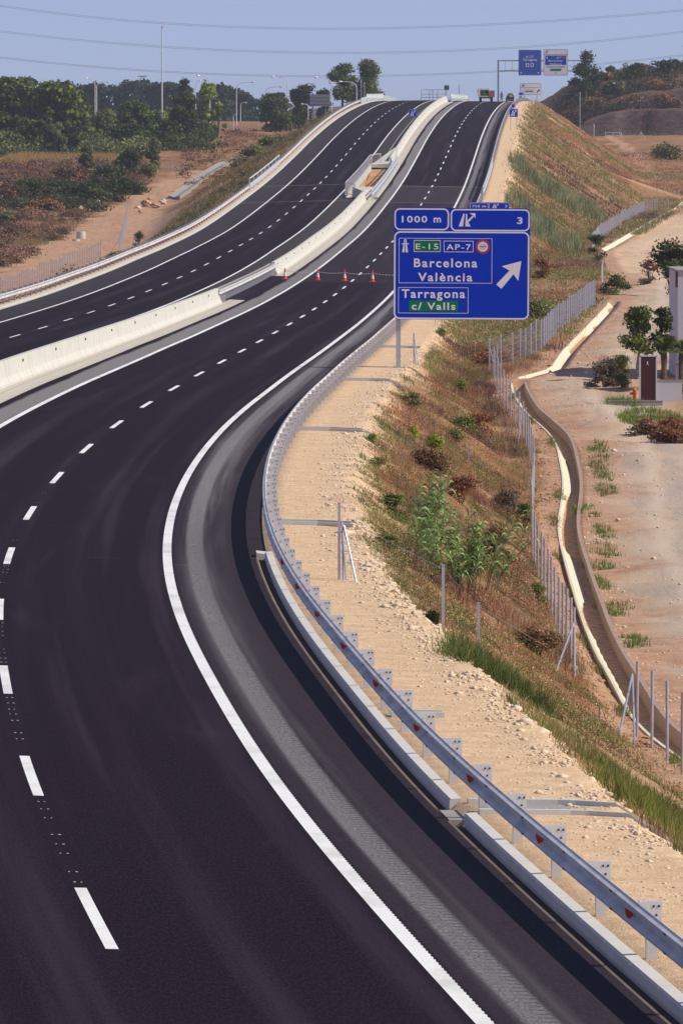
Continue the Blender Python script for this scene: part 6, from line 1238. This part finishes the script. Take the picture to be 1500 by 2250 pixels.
def person(label, x, y_, z, hgt, top, legs, rz=0):
    """skinned body; joints in metres for a 1.75 m figure"""
    k = hgt / 1.75; J = {'pelvis': (0, 0, .93), 'waist': (0, 0, 1.08), 'chest': (0, .0, 1.30), 'neck': (0, -.01, 1.48), 'chin': (0, -.03, 1.55), 'head': (0, -.03, 1.64), 'top': (0, -.02, 1.72),
        'shL': (-.18, 0, 1.41), 'elL': (-.25, -.02, 1.14), 'wrL': (-.24, -.14, .92), 'haL': (-.235, -.18, .84), 'shR': (.18, 0, 1.41), 'elR': (.27, .03, 1.15), 'wrR': (.27, -.06, .92), 'haR': (.27, -.09, .83),
        'hiL': (-.10, 0, .90), 'knL': (-.12, -.04, .50), 'anL': (-.13, .02, .09), 'toL': (-.14, -.15, .03), 'hiR': (.10, 0, .90), 'knR': (.12, -.01, .50), 'anR': (.14, .05, .09), 'toR': (.16, -.12, .03)}
    rad = {'pelvis': .15, 'waist': .135, 'chest': .155, 'neck': .06, 'chin': .075, 'head': .10, 'top': .07, 'shL': .075, 'elL': .05, 'wrL': .035, 'haL': .035, 'shR': .075, 'elR': .05, 'wrR': .035, 'haR': .035, 'hiL': .105, 'knL': .07, 'anL': .048, 'toL': .04, 'hiR': .105, 'knR': .07, 'anR': .048, 'toR': .04}
    E_ = [('pelvis', 'waist'), ('waist', 'chest'), ('chest', 'neck'), ('neck', 'chin'), ('chin', 'head'), ('head', 'top'), ('chest', 'shL'), ('shL', 'elL'), ('elL', 'wrL'), ('wrL', 'haL'), ('chest', 'shR'), ('shR', 'elR'), ('elR', 'wrR'), ('wrR', 'haR'), ('pelvis', 'hiL'), ('hiL', 'knL'), ('knL', 'anL'), ('anL', 'toL'), ('pelvis', 'hiR'), ('hiR', 'knR'), ('knR', 'anR'), ('anR', 'toR')]
    ks = list(J); me = bpy.data.meshes.new('person'); me.from_pydata([tuple(c * k for c in J[a]) for a in ks], [(ks.index(a), ks.index(b)) for a, b in E_], []); o = bpy.data.objects.new('person', me); link(o)
    md = o.modifiers.new('skin', 'SKIN')
    for i, a in enumerate(ks): me.skin_vertices[0].data[i].radius = (rad[a] * k, rad[a] * k * (.75 if a in ('chest', 'waist', 'pelvis') else 1)); me.skin_vertices[0].data[i].use_root = (a == 'pelvis')
    o.modifiers.new('sub', 'SUBSURF').levels = 1; o.modifiers['sub'].render_levels = 1
    m2 = bpy.data.meshes.new_from_object(o.evaluated_get(bpy.context.evaluated_depsgraph_get())); o.modifiers.clear(); o.data = m2
    for mm in (legs, top, SKIN): m2.materials.append(mm)
    for p in m2.polygons: z_ = p.center.z / k; p.material_index = 2 if (z_ > 1.5 or (abs(p.center.x) > .2 * k and z_ < .93)) else (1 if z_ > .98 else 0); p.use_smooth = True
    o.location = (x, y_, z); o.rotation_euler = (0, 0, rz); tag(o, label, 'person')
    m = MB(); m.lathe([(.07, 1.56), (.115, 1.62), (.118, 1.69), (.09, 1.76), (.02, 1.785)], (0, .0, 0), 12); m.v = [(a * k, b * k, c * k) for a, b, c in m.v]; m.build('hair', plain('dark_hair', (.03, .02, .015), .8), o, True); return o
SKIN = plain('skin', (.42, .24, .17), .6)
d = 1112; c = P(1100.5, 223, d); s_, t_ = st(c.x, d); person('person standing in reddish brown clothes right of the lorry at the crest', c.x, d, float(zroad(s_, 3)) - .0, 1.75, plain('red_brown_cloth', (.30, .10, .06), .9), plain('dark_cloth', (.05, .04, .06), .9), R(150))
# ---------------------------------------------------------------- things in the fields
MC = concrete('manhole_concrete', (.62, .58, .52), .6)
def manhole(label, px, d, r, h):
    x = (px - 750) * d / 14010.2; r_ = empty('manhole', (x, d, float(terrain(x, d, False))), 0, label, 'manhole', 'concrete manhole shafts in the left field')
    m = MB(); m.lathe([(r, -.3), (r, h), (r * .86, h + .05)], n=18); m.build('shaft', MC, r_); m = MB(); m.lathe([(r * .8, h + .05), (r * .8, h + .09)], n=18); m.build('cover', BLACK, r_)
manhole('round concrete manhole shaft with black cover in the left field', 179, 765, .55, .85); manhole('lower concrete shaft in front of the round one with black cover', 168, 742, .45, .35); manhole('concrete shaft near the field fence at lower left', 228, 632, .42, .6)
x = (267 - 750) * 950 / 14010.2; r_ = empty('marker_post', (x, 950, float(terrain(x, 950, False))), 0, 'yellow marker post beside the left dirt track', 'marker post'); m = MB(); m.tube((0, 0, -.2), (0, 0, 1.75), .10, n=8); m.build('shaft', plain('yellow_plastic', (.58, .42, .03), .5), r_); m = MB(); m.tube((0, 0, 1.75), (0, 0, 2.0), .13, .06, 8); m.build('cap', plain('yellow_cap', (.6, .5, .05), .5), r_)
# grey paved ditch on the left bank
m = MB(); V = []; n = 16
for i in range(n):
    u = i / (n - 1); x = -24.2 + 8.3 * u; d = 925 + 182 * u
    for dx in (-.85, -.65, 0, .65, .85): V.append((x + dx, d - dx * 1.5, float(terrain(x, d, False)) + (.42 if abs(dx) > .7 else .36 if dx else .18)))
N_ = len(V); V += [(a, b, c - .9) for a, b, c in V]
F = [(i * 5 + j, i * 5 + j + 1, i * 5 + j + 6, i * 5 + j + 5) for i in range(n - 1) for j in range(4)]
F += [(N_ + a, N_ + d_, N_ + c_, N_ + b) for a, b, c_, d_ in F] + [(i * 5, i * 5 + 5, N_ + i * 5 + 5, N_ + i * 5) for i in range(n - 1)] + [(i * 5 + 9, i * 5 + 4, N_ + i * 5 + 4, N_ + i * 5 + 9) for i in range(n - 1)] + [(0, N_, N_ + 1, N_ + 2, N_ + 3, N_ + 4, 4, 3, 2, 1)]
m.add(V, F)
tag(m.build('paved_ditch', CONC_G), 'grey concrete ditch running up the toe of the left embankment', 'ditch')
# ---------------------------------------------------------------- building and gate on the right
WB_ = concrete('whitewash', (.62, .60, .62), .35, .6)
x0, y0 = 15.75, 299.0; z0 = float(terrain(15.9, y0, False)); zt = 10 + (300 - 596) * y0 / 14010.2; r_ = empty('building', (x0, y0, z0), 0, 'white rendered building with flat parapet at the right edge', 'building'); H_ = zt - z0
m = MB(); m.box(0, 9, 0, 8, -.5, H_); m.build('wall', WB_, r_); m = MB(); m.box(-.06, 9.1, -.06, 8.1, H_, H_ + .08); m.build('coping', CONC_G, r_)
m = MB(); m.box(-.10, -.003, .1, .6, H_ - .75, H_ - .0); m.build('red_panel', plain('dark_red', (.25, .02, .035), .6), r_)
m = MB(); m.box(2.2, 3.2, -.04, -.002, 1.0, 2.1); m.build('window', plain('dark_glass', (.03, .03, .04), .15), r_)
d = 283; x0 = (1407 - 750) * d / 14010.2; z0 = float(terrain(x0, d, False)); zt = 10 + (300 - 781) * d / 14010.2; H_ = zt - z0
r_ = empty('metal_door', (x0, d, z0), 0, 'dark red metal door in a white frame beside the track', 'door'); w_ = .66
m = MB(); m.box(0, w_, 0, .06, 0, H_ - .04); m.build('leaf', plain('dark_red_metal', (.055, .012, .010), .45), r_)
m = MB(); m.box(-.07, 0, -.02, .12, -.2, H_); m.box(w_, w_ + .06, -.02, .12, -.2, H_); m.box(-.07, w_ + .06, -.02, .12, H_ - .04, H_ + .02); m.build('frame', WB_, r_)
m = MB(); m.box(.27, .32, -.012, 0, H_ - .42, H_ - .26); m.box(.26, .34, -.012, 0, H_ - .42, H_ - .36); m.build('plate', WHITE, r_)
m = MB(); m.box(0, 1.1, 0, .15, -.3, 1.0); m.box(-.02, 1.12, -.02, .17, 1.0, 1.05, 1); o = m.build('garden_wall', [WB_, CONC_G]); o.location = (x0 + w_ + .07, d + .02, z0); tag(o, 'low whitewashed garden wall right of the dark red door', 'wall', 'garden walls')
m = MB(); m.box(0, 5, 0, .2, -.5, 1.15); m.box(-.03, 5.03, -.03, .23, 1.15, 1.2, 1); o = m.build('garden_wall', [WB_, CONC_G]); x1 = (1484 - 750) * 292 / 14010.2; o.location = (x1, 292, float(terrain(x1, 292, False))); tag(o, 'white garden wall cut by the right edge below the building', 'wall', 'garden walls')
m = MB(); m.box(0, 2.4, 0, .15, -.3, .16); m.box(-.02, 2.42, -.02, .17, .16, .19, 1); o = m.build('stone_kerb', [CONC_G, CONC_D]); x1 = (1325 - 750) * 286 / 14010.2; o.location = (x1, 281, float(terrain(x1, 281, False))); tag(o, 'low grey edging wall between the track and the shrubs', 'wall')
# orange hydrant
d = 284; x1 = (1394 - 750) * d / 14010.2; r_ = empty('hydrant', (x1, d, float(terrain(x1, d, False))), 0, 'orange hydrant standing left of the dark red door', 'hydrant'); OR = plain('orange_paint', (.72, .14, .02), .5)
m = MB(); m.lathe([(.11, -.1), (.11, .05), (.085, .07), (.085, .5), (.10, .52), (.09, .6), (.04, .66)], n=14); m.build('body', OR, r_)
m = MB(); m.tube((-.22, 0, .42), (.0, 0, .42), .06, n=10); m.tube((0, -.16, .42), (0, 0, .42), .06, n=10); m.build('outlet', OR, r_)
# small broad-leaved trees
T_('small tree with big leaves and thin pale trunk beside the track', 1402, 672, 104, 296, 'mid', 'bush', .36, 4200, .075, 26, 'broadleaf_tree', bark=BARKP, gap=.16, lean=.02)
T_('dark leafy small tree close to the corner of the white building', 1452, 674, 66, 296, 'dark', 'bush', .38, 2400, .075, 18, 'broadleaf_tree', gap=.25)
def palm(label, px, top, d, n, L_, seed):
    rg = np.random.default_rng(seed); x = (px - 750) * d / 14010.2; gz = float(terrain(x, d, False)); H_ = 10 + (300 - top) * d / 14010.2 - gz - L_ * .35; r_ = empty('palm', (x, d, gz), 0, label, 'palm', 'small palms by the white building')
    m = MB(); m.lathe([(.13, -.2), (.12, H_ * .5), (.15, H_ * .8), (.12, H_)], n=10); m.build('trunk', BARK, r_); V = []; F = []; C = []
    for i in range(n):
        a = rg.random() * 6.283; e = rg.random() * 1.3 - .2; dr = Vector((math.cos(a) * math.cos(e), math.sin(a) * math.cos(e), math.sin(e)))
        for q in range(9):
            f = (q - 4) / 4 * .55; sd_ = dr.cross(Vector((0, 0, 1))).normalized(); v = (dr + sd_ * f).normalized(); b_ = Vector((0, 0, H_)) + dr * L_ * .35; t_ = b_ + v * L_ * .65 - Vector((0, 0, .12 * L_)); w_ = sd_ * .018; n0 = len(V); V += [Vector((0, 0, H_)) - w_ * .3, b_ + v * L_ * .2 - w_, t_, b_ + v * L_ * .2 + w_]; F.append((n0, n0 + 1, n0 + 2, n0 + 3)); cc = np.array((.12, .15, .035)) * (.6 + .8 * rg.random()); C += [(*cc, 1)] * 4
    npmesh('fronds', np.array([tuple(v) for v in V]), np.array(F), LEAF, r_, col=np.array(C))
palm('fan palm right of the dark red door', 1458, 752, 289, 60, .85, 1); palm('second fan palm at the right edge', 1496, 756, 292, 50, .75, 2)
# white frames at the foot of the rock face
d = 1225; c = P(1345, 303, d); gz = float(terrain(c.x, d, False)); r_ = empty('metal_frame', (c.x, d, gz), 0, 'white rectangular metal frame like a gate at the foot of the rock face', 'metal frame'); m = MB(); k = d / 14010.2
zt = 10 + (300 - 291) * d / 14010.2 - gz
for a, b_, z_ in ((-17, 17, zt), (-17, 17, zt * .55)): m.box(a * k, b_ * k, -.05, .05, z_ - .05, z_ + .05)
for a in (-17, 0, 14, 17): m.box(a * k - .05, a * k + .05, -.05, .05, 0, zt)
m.tube((17 * k, 0, zt), (22 * k, 0, 0), .05, n=5); m.build('bars', PB, r_); m = MB(); m.box(-17 * k, 17 * k, -.2, .2, -.2, .0); m.build('sill', CONC, r_)
c = P(1406, 300, d); gz = float(terrain(c.x, d, False)); m = MB(); m.tube((0, 0, 1.5), (-.7, 0, 0), .05, n=5); m.tube((0, 0, 1.5), (.8, 0, 0), .05, n=5); m.tube((0, 0, 1.5), (0, .6, 0), .05, n=5); o = m.build('tripod', PB); o.location = (c.x, d, gz); tag(o, 'small pale tripod right of the white metal frame', 'tripod')
x1 = (1303 - 750) * 1235 / 14010.2; gz = float(terrain(x1, 1235, False)); r_ = empty('kilometre_post', (x1, 1235, gz), 0, 'short pale post against the dark rock face', 'post'); m = MB(); m.box(-.06, .06, -.05, .05, -.2, 2.6); m.build('shaft', PB, r_); m = MB(); m.box(-.1, .1, -.06, .0, 2.3, 2.9); m.build('plate', PB, r_)
# ---------------------------------------------------------------- far ridge and haze
g = G('far_ridge'); X = np.linspace(-1500, 1500, 81); Vr = []; 
for i, x in enumerate(X):
    pxx = 750 + x * 14010.2 / 4200; top = 236 + 8 * math.sin(pxx * .013) - np.interp(pxx, [900, 1130, 1180, 1240, 1400], [0, 10, 12, 0, 0]); zt = 10 + (300 - top) * 4200 / 14010.2; Vr += [(x, 4000, 0), (x, 4200, zt), (x, 4800, 0)]
F = []; 
for i in range(80): a = i * 3; F += [(a, a + 3, a + 4, a + 1), (a + 1, a + 4, a + 5, a + 2)]
tag(npmesh('distant_ridge', np.array(Vr), np.array(F), g.done(g.mix(g.noise(.01, detail=6), (.06, .07, .04), (.14, .12, .07)), 1, 0, .1)), kind='structure')
HAZE = True
if HAZE:
    m = MB(); m.box(-6500, 6500, -60, 12500, -8, 64); hz = m.build('haze', []); mt = bpy.data.materials.new('haze'); mt.use_nodes = True; n_ = mt.node_tree.nodes; n_.clear()
    v = n_.new('ShaderNodeVolumePrincipled'); v.inputs['Color'].default_value = (.80, .88, 1.0, 1); v.inputs['Density'].default_value = .00009; v.inputs['Anisotropy'].default_value = .2; o_ = n_.new('ShaderNodeOutputMaterial'); mt.node_tree.links.new(v.outputs[0], o_.inputs['Volume']); hz.data.materials.append(mt); hz['kind'] = 'stuff'
